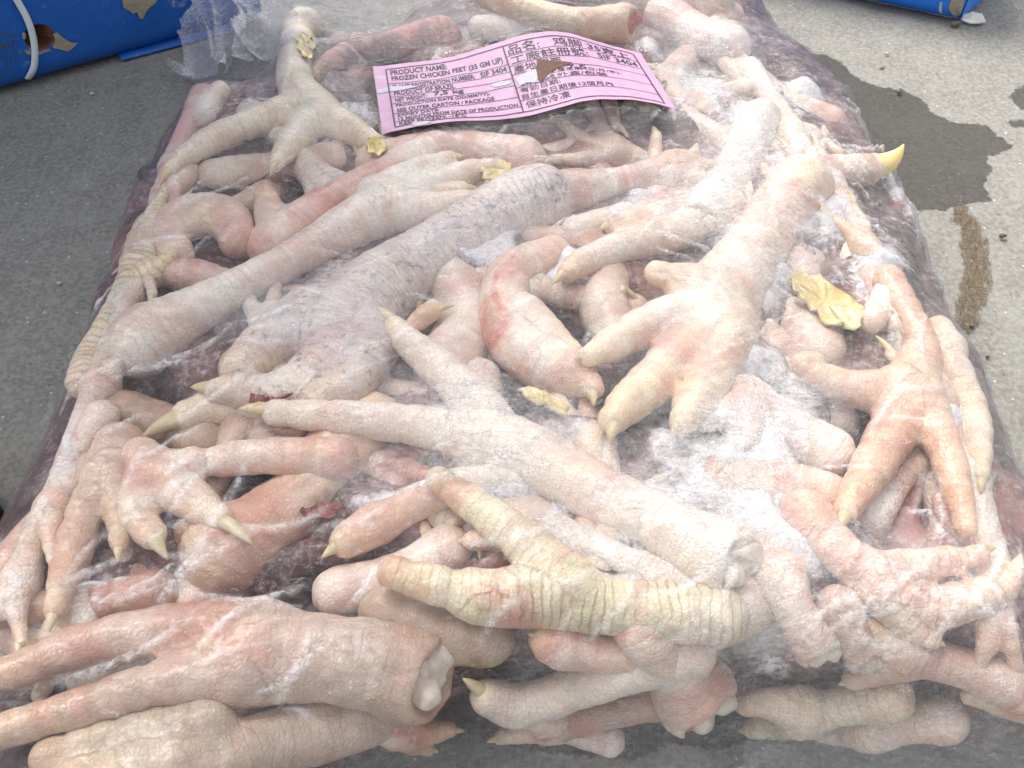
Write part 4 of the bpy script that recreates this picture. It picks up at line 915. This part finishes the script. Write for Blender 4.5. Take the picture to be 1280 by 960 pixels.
# ------------------------------------------------------------------ pink label stuck on the film
t = NT('label_paper'); c = t.coord()
n = t.noise(c, 160, 4, 0.6); n2 = t.noise(t.mapping(c, (60, 260, 60), (0, 0, 0.3)), 1.0, 4, 0.6)
col = t.mix(t.ramp(n, .3, .7), (0.52, 0.30, 0.43), (0.58, 0.355, 0.49)); col = t.mix(t.ramp(n2, .62, .74, 0, .55), col, (0.60, 0.54, 0.60))
col = t.mix(t.ramp(t.noise(c, 95, 4), .64, .74, 0, .5), col, (0.66, 0.36, 0.30))
t.princ(Base_Color=col, Roughness=0.5, Specular_IOR_Level=0.35, Normal=t.bump(t.noise(c, 240, 4), 0.0005, 0.5)); M['label'] = t.m
M['ink'] = simple_mat('black_print', (0.025, 0.02, 0.035), 0.5, 0.3, 500, 0.00005)
M['smear'] = simple_mat('scraped_paper', (0.50, 0.49, 0.54), 0.55, 0.25, 500, 0.0002)
M['tear'] = simple_mat('brown_tear', (0.15, 0.07, 0.045), 0.6, 0.5, 600, 0.0005)
nu_, nv_ = 61, 25
def lab(u_, v_, off):
    """point on the rippled sheet"""
    fu, fv = np.clip(u_ * 60, 0, 59.999), np.clip(v_ * 24, 0, 23.999); i, j = int(fu), int(fv); a, b = fu - i, fv - j
    p = (lab_grid[i, j] * (1 - a) + lab_grid[i + 1, j] * a) * (1 - b) + (lab_grid[i, j + 1] * (1 - a) + lab_grid[i + 1, j + 1] * a) * b
    return p + np.array([0, -0.25 * off, off])
LV, LF = [], []
for k, off in enumerate((0.0002, 0.0)):
    for i in range(nu_):
        for j in range(nv_): LV.append(lab_grid[i, j] + [0, 0, off])
for i in range(nu_ - 1):
    for j in range(nv_ - 1):
        a0 = i * nv_ + j; LF.append((a0, a0 + 1, a0 + nv_ + 1, a0 + nv_)); b0 = a0 + nu_ * nv_; LF.append((b0, b0 + nv_, b0 + nv_ + 1, b0 + 1))
label = mesh_obj('product_label', LV, LF, M['label'], origin=lab_grid[30, 12])
if label.data.polygons[0].normal.z < 0: label.data.flip_normals()
tag(label, 'pink printed paper label rippled across the top of the bag', 'label')
def strip(pts, wd, name='ruled_line', mat='ink', off=0.00035):
    V, Fq = [], []
    for k in range(len(pts) - 1):
        (u0, v0), (u1, v1) = pts[k], pts[k + 1]; n = max(2, int(abs(u1 - u0) * 60) + 2)
        for q in range(n):
            t_ = q / (n - 1); uu, vv = u0 + (u1 - u0) * t_, v0 + (v1 - v0) * t_
            if abs(u1 - u0) * 2.4 > abs(v1 - v0): du, dv = 0, wd
            else: du, dv = wd * .42, 0
            b = len(V); V += [lab(uu - du, vv - dv, off), lab(uu + du, vv + dv, off)]
            if q: Fq.append((b - 2, b - 1, b + 1, b))
    return mesh_obj(name, V, Fq, M[mat], label, False)
UL, UM, UR, VT, VB = 0.045, 0.475, 0.962, 0.065, 0.95
for pts in ([(UL, VT), (UR, VT)], [(UL, VB), (UR, VB)], [(UL, VT), (UL, VB)], [(UR, VT), (UR, VB)], [(UM, VT), (UM, VB)]): strip(pts, 0.006)
rowsL = [0.30, 0.402, 0.499, 0.593, 0.747, 0.877]
rowsR = [0.21, 0.34, 0.46, 0.63, 0.80]
for v_ in rowsL: strip([(UL, v_), (UM, v_)], 0.003)
for v_ in rowsR: strip([(UM, v_), (UR, v_)], 0.003)
def text(body, u0, v0, u1, v1, bold=0.026):
    c = bpy.data.curves.new('lettering', 'FONT'); c.body = body; c.offset = bold; c.resolution_u = 2
    o = bpy.data.objects.new('lettering', c); COL.objects.link(o); bpy.context.view_layer.update()
    m = bpy.data.meshes.new_from_object(o.evaluated_get(bpy.context.evaluated_depsgraph_get()))
    bpy.data.objects.remove(o)
    bm = bmesh.new(); bm.from_mesh(m); bpy.data.meshes.remove(m)
    xs = [v.co.x for v in bm.verts]; ys = [v.co.y for v in bm.verts]
    if not xs: bm.free(); return
    lo, hi, yl, yh = min(xs), max(xs), min(ys), max(ys)
    V = [lab(u0 + (v.co.x - lo) / (hi - lo) * (u1 - u0), v1 + (v.co.y - yl) / (yh - yl) * (v0 - v1), 0.00035) for v in bm.verts]
    bm.verts.index_update(); Fc = [[v.index for v in f.verts] for f in bm.faces]; bm.free()
    mesh_obj('lettering', V, Fc, M['ink'], label, False)
text('PRODUCT NAME:', .06, .088, .265, .168); text('FROZEN CHICKEN FEET (35 GM UP)', .06, .188, .462, .278)
text('PLANT REGISTRATION NUMBER:', .06, .318, .352, .388); text('SIF 3404', .372, .314, .466, .388)
text('PRODUCT OF BRAZIL', .06, .416, .275, .484)
text('NET WEIGHT:', .06, .516, .17, .576); text('7,5 kg', .195, .506, .30, .58)
text('PRODUCTION DATE (DD/MM/YY):', .06, .606, .385, .662); text('SEE OUTER CARTON / PACKAGE', .06, .678, .395, .734)
text('EXPIRY DATE:', .06, .758, .20, .808); text('12 MONTHS FROM DATE OF PRODUCTION', .06, .82, .465, .868)
text('KEEP FROZEN: -18\u00baC', .06, .886, .285, .936)
text('品名:', .487, .08, .60, .2, .008); text('鸡脚', .65, .085, .755, .2, .008); text('35克上', .775, .09, .935, .2, .014)
text('工廠註冊號:', .487, .222, .765, .33, .008); text('SIF 3404', .80, .232, .95, .32, .014)
text('產地:巴西', .487, .35, .655, .45, .008)
text('7,5', .665, .47, .735, .545, .014)
text('生產日期 (日/月/年):', .60, .50, .855, .56, .004); text('請參見外盒/包裝', .495, .565, .80, .62, .006)
text('有効日期:', .487, .64, .625, .705, .008); text('自生產日期後12個月內', .487, .72, .80, .79, .008)
text('保持冷凍', .49, .82, .64, .91, .008)
def patch(pts, name, mat, off=0.0005):
    cu, cv = np.mean(pts, 0); V = [lab(cu, cv, off)] + [lab(x + random.uniform(-.004, .004), y + random.uniform(-.01, .01), off) for x, y in pts]
    return mesh_obj(name, V, [(0, i + 1, (i + 1) % len(pts) + 1) for i in range(len(pts))], M[mat], label, False)
patch([(.485, .52), (.53, .47), (.565, .46), (.60, .42), (.62, .50), (.60, .60), (.56, .62), (.52, .60), (.49, .60)], 'scraped_patch', 'smear', .00045)
patch([(.0, .36), (.05, .345), (.12, .36), (.16, .385), (.10, .40), (.04, .41), (.005, .42)], 'scraped_patch', 'smear', .00045)
patch([(.395, .52), (.44, .51), (.47, .53), (.465, .56), (.42, .57), (.40, .55)], 'scraped_patch', 'smear', .00045)
patch([(.10, .945), (.15, .93), (.165, .975), (.14, 1.0), (.11, .99)], 'scraped_patch', 'smear', .00045)
patch([(.578, .34), (.60, .375), (.645, .42), (.69, .455), (.66, .48), (.615, .52), (.56, .63), (.555, .60), (.565, .46)], 'tear', 'tear', .0007)

# ------------------------------------------------------------------ small things inside and around the bag
def flake(name, label_, cat, pxs, mat, thick=0.0012, lift=0.002, seed=1, curl=0.001):
    ctr = np.mean([on_pile(x, y, lift, u)[0] for x, y in pxs], 0); V, Fq = [], []
    rj = np.random.default_rng(seed + 70); dense = []
    for (xa, ya), (xb, yb) in zip(pxs, list(pxs[1:]) + [pxs[0]]):
        for t_ in (0, .33, .67): dense.append((xa + (xb - xa) * t_ + rj.normal() * 2.0, ya + (yb - ya) * t_ + rj.normal() * 2.0))
    rim_ = [on_pile(x, y, lift, u)[0] for x, y in dense]
    n = len(rim_); rr = np.random.default_rng(seed)
    layers = []
    for k, f in enumerate((0.0, 0.35, 0.7, 0.92, 1.0)):
        ring_ = []
        for q in rim_:
            p = ctr + (q - ctr) * f + np.array([0, 0, curl * f * f + rr.normal() * 0.0005 + 0.0007 * math.sin(len(ring_) * 1.9 + k)]); ring_.append(p)
        layers.append(ring_)
    for side in (1, -1):
        for L in layers[1:]:
            for p in L: V.append(p + np.array([0, 0, side * thick / 2 * (1 if L is not layers[-1] else .4)]))
        V.append(layers[0][0] + np.array([0, 0, side * thick / 2]))
    m = n * 4 + 1
    for s_ in (0, 1):
        b = s_ * m
        for i in range(n):
            i2 = (i + 1) % n; tri = (b + 4 * n, b + i, b + i2); Fq.append(tri if s_ == 0 else tri[::-1])
            for k in range(3):
                q = (b + k * n + i, b + (k + 1) * n + i, b + (k + 1) * n + i2, b + k * n + i2); Fq.append(q if s_ == 0 else q[::-1])
    for i in range(n):
        i2 = (i + 1) % n; Fq.append((3 * n + i, m + 3 * n + i, m + 3 * n + i2, 3 * n + i2))
    o = mesh_obj(name, V, Fq, mat if not isinstance(mat, str) else M[mat], origin=ctr); tag(o, label_, cat); return o
M['yellow_skin'] = ice_mat('yellow_skin', (0.66, 0.48, 0.16), (0.80, 0.69, 0.40), 0.4)
M['dried_blood'] = simple_mat('clotted_blood', (0.22, 0.035, 0.02), 0.2, 0.4, 500, 0.0005, 0.5)
flake('peeled_skin', 'crumpled piece of peeled yellow skin beside the plump cream foot', 'skin', [(984, 350), (1000, 341), (1022, 346), (1040, 362), (1062, 372), (1078, 390), (1074, 412), (1050, 414), (1028, 404), (1008, 388), (992, 372)], 'yellow_skin', lift=-.0032, seed=4, curl=.0015)
flake('peeled_skin', 'yellow scrap of skin lying above the long toe of the central foot', 'skin', [(648, 487), (665, 485), (690, 498), (712, 512), (705, 522), (680, 510), (658, 500)], 'yellow_skin', lift=-.0035, seed=5, curl=.001)
flake('peeled_skin', 'thin yellow skin flakes stuck above the grey foot\'s knuckle', 'skin', [(600, 212), (625, 200), (640, 210), (628, 224), (606, 228)], 'yellow_skin', lift=-.0035, seed=6, curl=.001)
flake('peeled_skin', 'bright yellow skin tip seen through haze at the bag\'s top left', 'skin', [(368, 50), (378, 42), (391, 47), (395, 62), (392, 76), (382, 74), (374, 62)], 'yellow_skin', lift=-.0004, seed=7)
flake('peeled_skin', 'small round yellow skin tip left under the label\'s lower corner', 'skin', [(458, 182), (468, 175), (480, 178), (482, 190), (470, 195), (460, 192)], 'yellow_skin', lift=-.0006, seed=8, curl=.001)
flake('blood_clot', 'dark red clot lying at the tip of the long central toe', 'blood clot', [(312, 498), (330, 488), (352, 487), (374, 490), (360, 498), (335, 503), (318, 506)], 'dried_blood', lift=-.0035, seed=9, curl=.0005)
flake('blood_clot', 'thin orange-red clot beside the brown fleshy pad', 'blood clot', [(372, 640), (395, 632), (425, 630), (436, 638), (410, 646), (385, 650)], 'dried_blood', lift=-.0035, seed=10, curl=.0005)

# ------------------------------------------------------------------ cartons
def carton_mat(name, a, b, scuff):
    t = NT(name); c = t.coord()
    n = t.noise(c, 22, 5, 0.65); n2 = t.noise(c, 160, 5, 0.7, 0.4)
    col = t.mix(n, a, b)
    wv = t.math('ADD', t.math('MULTIPLY', n, .55), t.math('MULTIPLY', n2, .45))
    col = t.mix(t.ramp(wv, .55, .68, 0, scuff), col, (0.42, 0.45, 0.47))
    t.princ(Base_Color=col, Roughness=0.42, Specular_IOR_Level=0.4, Normal=t.bump(t.math('ADD', n2, n), 0.0012, 0.6)); return t.m
M['blue'] = carton_mat('shaded_carton_blue', (0.008, 0.07, 0.31), (0.013, 0.125, 0.47), 0.8)  # darker blue: the shade on the left carton is put into the colour
M['blue_lit'] = carton_mat('lit_carton_blue', (0.012, 0.13, 0.56), (0.02, 0.22, 0.78), 0.5)  # brighter blue: the light on the right carton is put into the colour
M['kraft'] = simple_mat('torn_kraft_board', (0.30, 0.25, 0.18), 0.85, 0.3, 220, 0.0006)
M['liner'] = simple_mat('brown_board_inside', (0.20, 0.09, 0.05), 0.8, 0.3, 200, 0.0003)
M['strap'] = simple_mat('white_strap', (0.62, 0.68, 0.70), 0.35, 0.08, 300, 0.0002)
M['print'] = simple_mat('pale_print', (0.34, 0.42, 0.50), 0.6, 0.3, 300, 0.00005)
def carton(name, A, B, depth, height, mat, label_, bulge=0.006, er=0.012):
    """A->B: bottom front edge on the ground; returns object and the front-face mapper"""
    A, B = np.array([*A[:2], 0.0]), np.array([*B[:2], 0.0]); L = np.linalg.norm(B - A); ex = (B - A) / L; ey = np.array([-ex[1], ex[0], 0])
    if ey[1] < 0: ey = -ey
    def at(s, d, z): return A + ex * s + ey * d + np.array([0, 0, z])
    def front(s, z):                       # depth of the front face: rounded lower edge, slight belly
        q = max(0.0, 1 - z / er); q2 = max(0.0, 1 - (height - z) / er)
        return er * (1 - math.sqrt(max(0, 1 - q * q))) + er * (1 - math.sqrt(max(0, 1 - q2 * q2))) - bulge * math.sin(math.pi * min(1, max(0, s / L))) * math.sin(math.pi * z / height) + 0.002 * math.sin(s * 70) * math.sin(z * 40)
    return at, front, L, A, ex, ey
# left carton: unseen height and left end stretched to shade the lower left
A, B = P(-620, 298), P(330, 26)
at, front, L, A0, ex, ey = carton('carton', A, B, .40, .85, 'blue', '')
def to_sz(px, py):
    """pixel -> (s, z) on the left carton's front plane"""
    d = ray(px, py); o = np.array([0, 0, CAM_H]); t_ = ((A0 - o) @ ey) / (d @ ey); p = o + d * t_; return (p - A0) @ ex, p[2]
Hc, Dc = 0.85, 0.40
hs, hz_ = to_sz(50, 48); hw = abs(to_sz(69, 44)[0] - to_sz(31, 53)[0]) / 2; hh = abs(to_sz(50, 31)[1] - to_sz(50, 65)[1]) / 2
from mathutils.geometry import delaunay_2d_cdt
pts2 = []; 
for s_ in np.linspace(0, L, 90):
    for z_ in list(np.linspace(0, 0.02, 8)) + list(np.linspace(0.025, 0.2, 24)) + list(np.linspace(0.22, Hc, 8)):
        if ((s_ - hs) / (hw * 1.15)) ** 2 + ((z_ - hz_) / (hh * 1.15)) ** 2 > 1: pts2.append((s_, z_))
ne = 36; nb = len(pts2); pts2 += [(hs + hw * math.cos(2 * math.pi * k / ne), hz_ + hh * math.sin(2 * math.pi * k / ne)) for k in range(ne)]
r_ = delaunay_2d_cdt([Vector(p) for p in pts2], [(nb + k, nb + (k + 1) % ne) for k in range(ne)], [], 0, 1e-7)
V2, F2 = r_[0], [f for f in r_[2] if ((sum(r_[0][i].x for i in f) / 3 - hs) / hw) ** 2 + ((sum(r_[0][i].y for i in f) / 3 - hz_) / hh) ** 2 > 1]
V = [at(v.x, front(v.x, v.y), v.y + .0006) for v in V2]
nV = len(V); Fc = [tuple(f) for f in F2]
for (s_, d_, z_) in ((0, 0.012, .0006), (L, .012, .0006), (L, Dc, .0006), (0, Dc, .0006), (0, 0.012, Hc), (L, .012, Hc), (L, Dc, Hc), (0, Dc, Hc)): V.append(at(s_, d_, z_))
Fc += [tuple(nV + k for k in f) for f in ((1, 2, 6, 5), (2, 3, 7, 6), (3, 0, 4, 7), (4, 5, 6, 7), (0, 3, 2, 1))]
box = mesh_obj('carton', V, Fc, M['blue'], origin=at(L / 2, Dc / 2, 0)); tag(box, 'scuffed blue carton with a white strap and a hand hole at the top left', 'carton')
# hand hole pocket: board wall and brown liner
hv, hf = [], []
for k in range(ne):
    s_, z_ = hs + hw * math.cos(2 * math.pi * k / ne), hz_ + hh * math.sin(2 * math.pi * k / ne)
    for d_ in (0, .006, .03): hv.append(at(s_, front(s_, z_) + d_, z_ + .0006))
for k in range(ne):
    k2 = (k + 1) % ne
    for q in range(2): hf.append((k * 3 + q, k2 * 3 + q, k2 * 3 + q + 1, k * 3 + q + 1))
hf.append(tuple(k * 3 + 2 for k in range(ne)))
mesh_obj('hand_hole', hv, hf, M['liner'], box)
flapv = [at(hs + hw * a, front(hs, hz_) + d, hz_ + hh * b) for a, d, b in ((-.15, .022, -.95), (.95, .003, -.6), (.97, .003, .6), (-.05, .022, .95))] + [at(hs + hw * a, front(hs, hz_) + d + .002, hz_ + hh * b) for a, d, b in ((-.15, .022, -.95), (.95, .003, -.6), (.97, .003, .6), (-.05, .022, .95))]
mesh_obj('hole_flap', flapv, [(0, 1, 2, 3), (7, 6, 5, 4), (0, 3, 7, 4), (0, 4, 5, 1), (3, 2, 6, 7)], simple_mat('reddish_board', (0.30, 0.13, 0.07), .8, .25, 200), box, False)
def face_poly(pxs, name, mat, off, parent=None, fz=front, tz=to_sz, atf=at):
    sz = [tz(x, y) for x, y in pxs]; V = [atf(s_, fz(s_, max(z_, 0)) - off, max(z_, 0) + .0006) for s_, z_ in sz]
    c_ = np.mean(sz, 0); V.append(atf(c_[0], fz(*c_) - off, c_[1] + .0006)); n = len(sz)
    return mesh_obj(name, V, [(n, i, (i + 1) % n) for i in range(n)], M[mat], parent or box, False)
def face_band(path, wpx, name, mat, off, thick=0.0, fz=front, tz=to_sz, atf=at, parent=None):
    q = catmull(np.array(path, float), 4); V, Fq = [], []
    for i, (x, y) in enumerate(q):
        d = q[min(i + 1, len(q) - 1)] - q[max(i - 1, 0)]; nn = np.array([-d[1], d[0]]) / (np.linalg.norm(d) + 1e-9)
        for sgn in (1, -1):
            s_, z_ = tz(*(np.array([x, y]) + nn * sgn * wpx / 2)); z_ = max(z_, 0.0)
            V.append(atf(s_, fz(s_, z_) - off - thick, z_ + .0006))
            V.append(atf(s_, fz(s_, z_) - off, z_ + .0006))
        if i:
            b = (i - 1) * 4; Fq += [(b, b + 4, b + 6, b + 2), (b + 1, b + 3, b + 7, b + 5), (b, b + 1, b + 5, b + 4), (b + 2, b + 6, b + 7, b + 3)]
    return mesh_obj(name, V, Fq, M[mat], parent or box)
face_band([(12, -14), (22, 2), (33, 22), (40, 42), (43, 62), (42, 82), (35, 100)], 8.5, 'strap', 'strap', .0012, .0012)
face_poly([(150, -8), (153, 8), (160, 12), (165, 16), (170, 14), (173, 22), (178, 23), (181, 14), (187, 8), (194, 3), (200, -8)], 'torn_patch', 'kraft', .0008)
face_poly([(67, 44), (72, 42), (80, 49), (88, 54), (98, 55), (92, 61), (85, 66), (76, 63), (66, 61), (70, 52)], 'torn_patch', 'kraft', .0008)
face_poly([(30, 40), (27, 42), (28, 48), (31, 50), (33, 44)], 'torn_patch', 'kraft', .0008)
face_poly([(30, 62), (36, 66), (50, 66), (62, 62), (64, 64), (50, 69), (34, 68)], 'torn_patch', 'kraft', .0008)
face_band([(-30, 52), (-8, 46), (12, 41), (19, 66), (-4, 72), (-30, 78)], 1.6, 'printed_frame', 'print', .0009)
face_band([(0, 52), (4, 62), (5, 50), (9, 62), (9, 48)], 1.8, 'printed_letter', 'print', .0009)
face_band([(10, 68), (9, 80), (4, 90), (-6, 96), (-20, 97)], 1.4, 'printed_arc', 'print', .0009)
# folded lower flap strip, a brighter blue
fv = []; s0_, s1_ = to_sz(150, 70)[0], to_sz(300, 30)[0]
for k in range(12):
    s_ = s0_ + (s1_ - s0_) * k / 11; wd_ = 0.0008 + 0.004 * k / 11
    fv += [at(s_, .009, .0045), at(s_, -wd_, .0014), at(s_, -wd_, .0007), at(s_, .009, .0020)]
ff = []
for k in range(11):
    b = k * 4
    for q in range(4): ff.append((b + q, b + (q + 1) % 4, b + 4 + (q + 1) % 4, b + 4 + q))
mesh_obj('lower_flap', fv, ff, M['blue'], box)
# right carton: corner, torn end
A, B = P(1196, 31), P(860, -42)
ex2 = (B - A) / np.linalg.norm(B - A); ey2 = np.array([ex2[1], -ex2[0], 0]); ey2 = ey2 if ey2[1] > 0 else -ey2
L2 = 0.36; H2 = 0.075; D2 = 0.24; er2 = 0.010
def at2(s, d, z): return A + ex2 * s + ey2 * d + np.array([0, 0, z])
def front2(s, z):
    q = max(0.0, 1 - z / er2); e = max(0.0, 1 - s / 0.012)
    return er2 * (1 - math.sqrt(max(0, 1 - q * q))) + 0.004 * e * e + 0.0025 * math.sin(s * 55 + 1) * math.sin(z * 60) - 0.004 * math.exp(-((s - .03) / .03) ** 2) * math.sin(math.pi * min(1, z / .05))
V, Fq = [], []; ns, nz2 = 70, 40
for i in range(ns):
    for j in range(nz2):
        s_ = L2 * i / (ns - 1); z_ = H2 * (j / (nz2 - 1)) ** 1.7; V.append(at2(s_, front2(s_, z_), z_ + .0006))
for i in range(ns - 1):
    for j in range(nz2 - 1): a0 = i * nz2 + j; Fq.append((a0, a0 + nz2, a0 + nz2 + 1, a0 + 1))
nV = len(V)
for (s_, d_, z_) in ((0.002, .014, .0006), (L2, .014, .0006), (L2, D2, .0006), (0.002, D2, .0006), (0.002, .014, H2), (L2, .014, H2), (L2, D2, H2), (0.002, D2, H2)): V.append(at2(s_, d_, z_))
Fq += [tuple(nV + k for k in f) for f in ((1, 2, 6, 5), (2, 3, 7, 6), (3, 0, 4, 7), (4, 5, 6, 7), (0, 3, 2, 1))]
box2 = mesh_obj('carton', V, Fq, M['blue_lit'], origin=at2(L2 / 2, D2 / 2, 0)); tag(box2, 'bright blue carton with a torn corner at the top right', 'carton')
def to_sz2(px, py):
    d = ray(px, py); o = np.array([0, 0, CAM_H]); t_ = ((A - o) @ ey2) / (d @ ey2); p = o + d * t_; return (p - A) @ ex2, p[2]
kw = dict(fz=front2, tz=to_sz2, atf=at2, parent=box2)
face_poly([(1189, 20), (1185, 10), (1188, 2), (1196, -8), (1206, -10), (1203, 10), (1199, 22), (1194, 26)], 'torn_patch', 'kraft', .001, **kw)
face_poly([(1171, 28), (1174, 20), (1173, 12), (1175, 2), (1178, 2), (1177, 16), (1180, 26), (1182, 30)], 'torn_patch', 'print', .001, **kw)
e0, e1 = at2(-.001, .004, 0), at2(-.03, .10, 0)
mesh_obj('end_flap', [at2(-.001, .006, .002), at2(-.012, .05, .002), at2(-.010, .05, .07), at2(.001, .006, .07), at2(.002, .006, .002), at2(-.009, .05, .002), at2(-.007, .05, .07), at2(.003, .006, .07)],
         [(0, 1, 2, 3), (7, 6, 5, 4), (0, 4, 5, 1), (1, 5, 6, 2)], M['blue_lit'], box2, False)

# ------------------------------------------------------------------ small litter, pebbles, sand streak, shoe
M['pebble'] = simple_mat('dark_pebble', (0.12, 0.105, 0.09), 0.8, 0.4, 400, 0.0006)
M['scrap'] = simple_mat('paper_scrap', (0.60, 0.58, 0.52), 0.7, 0.2, 300, 0.0005)
M['sand'] = simple_mat('brown_sand', (0.34, 0.25, 0.15), 0.95, 0.35, 900, 0.0008)
def pebble(px, py, rpx, label_, mat='pebble', flat=0.6, cat='pebble'):
    c_ = P(px, py); _, _, d = proj(c_); R = rpx * d / FPX
    ch = [np.array([[c_[0] - R * .4, c_[1], R * flat * .7, R * .62 * flat + .0004, 0, 0], [c_[0] + R * .4, c_[1] + R * .2, R * flat * .6, R * .7 * flat, 0, 0]])]
    V, Fq = build_body(ch, R / 5, R * .3, (), int(px), R * .08)
    o = mesh_obj('pebble', V, Fq, M[mat], origin=c_); tag(o, label_, cat, 'pebbles on the concrete')
pebble(1254, 297, 6, 'small brown pebble right of the sand streak'); pebble(1194, 33, 8, 'dark lump of dirt under the torn corner of the bright blue carton')
pebble(1216, 409, 4, 'tiny dark pebble at the lower end of the sand streak'); pebble(1124, 117, 4, 'tiny dark pebble at the edge of the wet stain')
pebble(1235, 447, 3, 'tiny grey pebble below the sand streak'); pebble(116, 118, 3, 'tiny pale pebble before the scuffed carton', 'scrap')
pebble(75, 355, 3, 'tiny white chip on the concrete left of the bag', 'scrap'); pebble(1108, 68, 3, 'tiny white chip between the wet stain and the bright blue carton', 'scrap')
c_ = P(1212, 28); pv = [c_ + np.array(q) * .001 for q in ((-6, 1, 1), (-2, -4, 1), (4, -5, 1.5), (10, -2, 1), (8, 3, 4), (1, 4, 5), (-4, 4, 3))]
pv += [p + np.array([0, 0, .0007]) for p in pv]
o = mesh_obj('paper_scrap', pv, [(0, 1, 2, 3, 4, 5, 6), tuple(range(13, 6, -1))] + [(i, (i + 1) % 7, 7 + (i + 1) % 7, 7 + i) for i in range(7)], M['scrap'], smooth=False); tag(o, 'small pale paper scrap beside the torn corner of the bright blue carton', 'paper scrap')
# sand streak: grains heaped in a narrow band
sp = np.array([tuple(P(*q)[:2]) for q in ((1186, 257), (1205, 254), (1222, 275), (1234, 300), (1240, 330), (1234, 360), (1226, 400), (1212, 425), (1194, 425), (1196, 380), (1206, 330), (1200, 290))])
lo, hi = sp.min(0), sp.max(0); V, Fq = [], []; rs = np.random.default_rng(5)
N = 17000; q = lo + (hi - lo) * rs.random((N, 2)); sdv = poly_sd(q[:, 0], q[:, 1], sp) + 0.003 * vnoise(q[:, 0], q[:, 1], 160, 4, 3) ; q = q[sdv > -0.0005 + 0.004 * rs.random(N) ** 3]
for x, y in q:
    r = 0.0002 + 0.00035 * rs.random() ** 2; b = len(V); a_ = rs.random() * 6.28
    for k in range(3): V.append((x + r * math.cos(a_ + k * 2.09), y + r * math.sin(a_ + k * 2.09), 0.0))
    V.append((x, y, r * 1.2)); Fq += [(b, b + 1, b + 3), (b + 1, b + 2, b + 3), (b + 2, b, b + 3)]
o = mesh_obj('sand', V, Fq, M['sand'], smooth=False); tag(o, 'streak of loose brown sand on the concrete right of the bag', 'sand', kind='stuff')
# black shoe whose toe cap shows at the left edge
tipx = P(19, 660)
M['shoe'] = simple_mat('black_leather', (0.012, 0.012, 0.014), 0.45, 0.2, 300, 0.0003); M['sole'] = simple_mat('black_rubber', (0.02, 0.02, 0.02), 0.8, 0.2, 300, 0.0004)
dirx = np.array([-0.93, -0.37, 0]); sx = np.array([-dirx[1], dirx[0], 0])
def shoe_chain(pts): return np.array([[*(tipx + dirx * a + sx * b + np.array([0, 0, z])), r, 0, 0] for a, b, z, r in pts])
V, Fq = build_body([shoe_chain([(.034, .016, .034, .026), (.09, .02, .042, .034), (.15, .012, .05, .034), (.23, .0, .05, .034)]), shoe_chain([(.036, -.012, .034, .026), (.09, -.018, .042, .034), (.15, -.01, .05, .034)]), shoe_chain([(.15, 0, .06, .034), (.20, 0, .09, .038), (.21, 0, .115, .038)])], .003, .012, (), 3, 0)
V[:, 2] = np.maximum(V[:, 2], 0.012)
shoe = mesh_obj('shoe', V, Fq, M['shoe'], origin=tipx + dirx * .12); tag(shoe, 'black shoe with its toe just entering at the left edge beside the bag', 'shoe')
ov = [(0, 0), (.008, .022), (.03, .042), (.09, .052), (.15, .042), (.22, .036), (.262, .022), (.27, 0), (.262, -.022), (.22, -.036), (.15, -.04), (.09, -.05), (.03, -.038), (.008, -.02)]
V = [tipx + dirx * a + sx * b + np.array([0, 0, z]) for z in (0.0005, .014) for a, b in ov]; n = len(ov)
mesh_obj('sole', V, [tuple(range(n)), tuple(range(2 * n - 1, n - 1, -1))] + [(i, (i + 1) % n, n + (i + 1) % n, n + i) for i in range(n)], M['sole'], shoe)
for o in list(sc.objects):                       # consistent outward faces
    pass
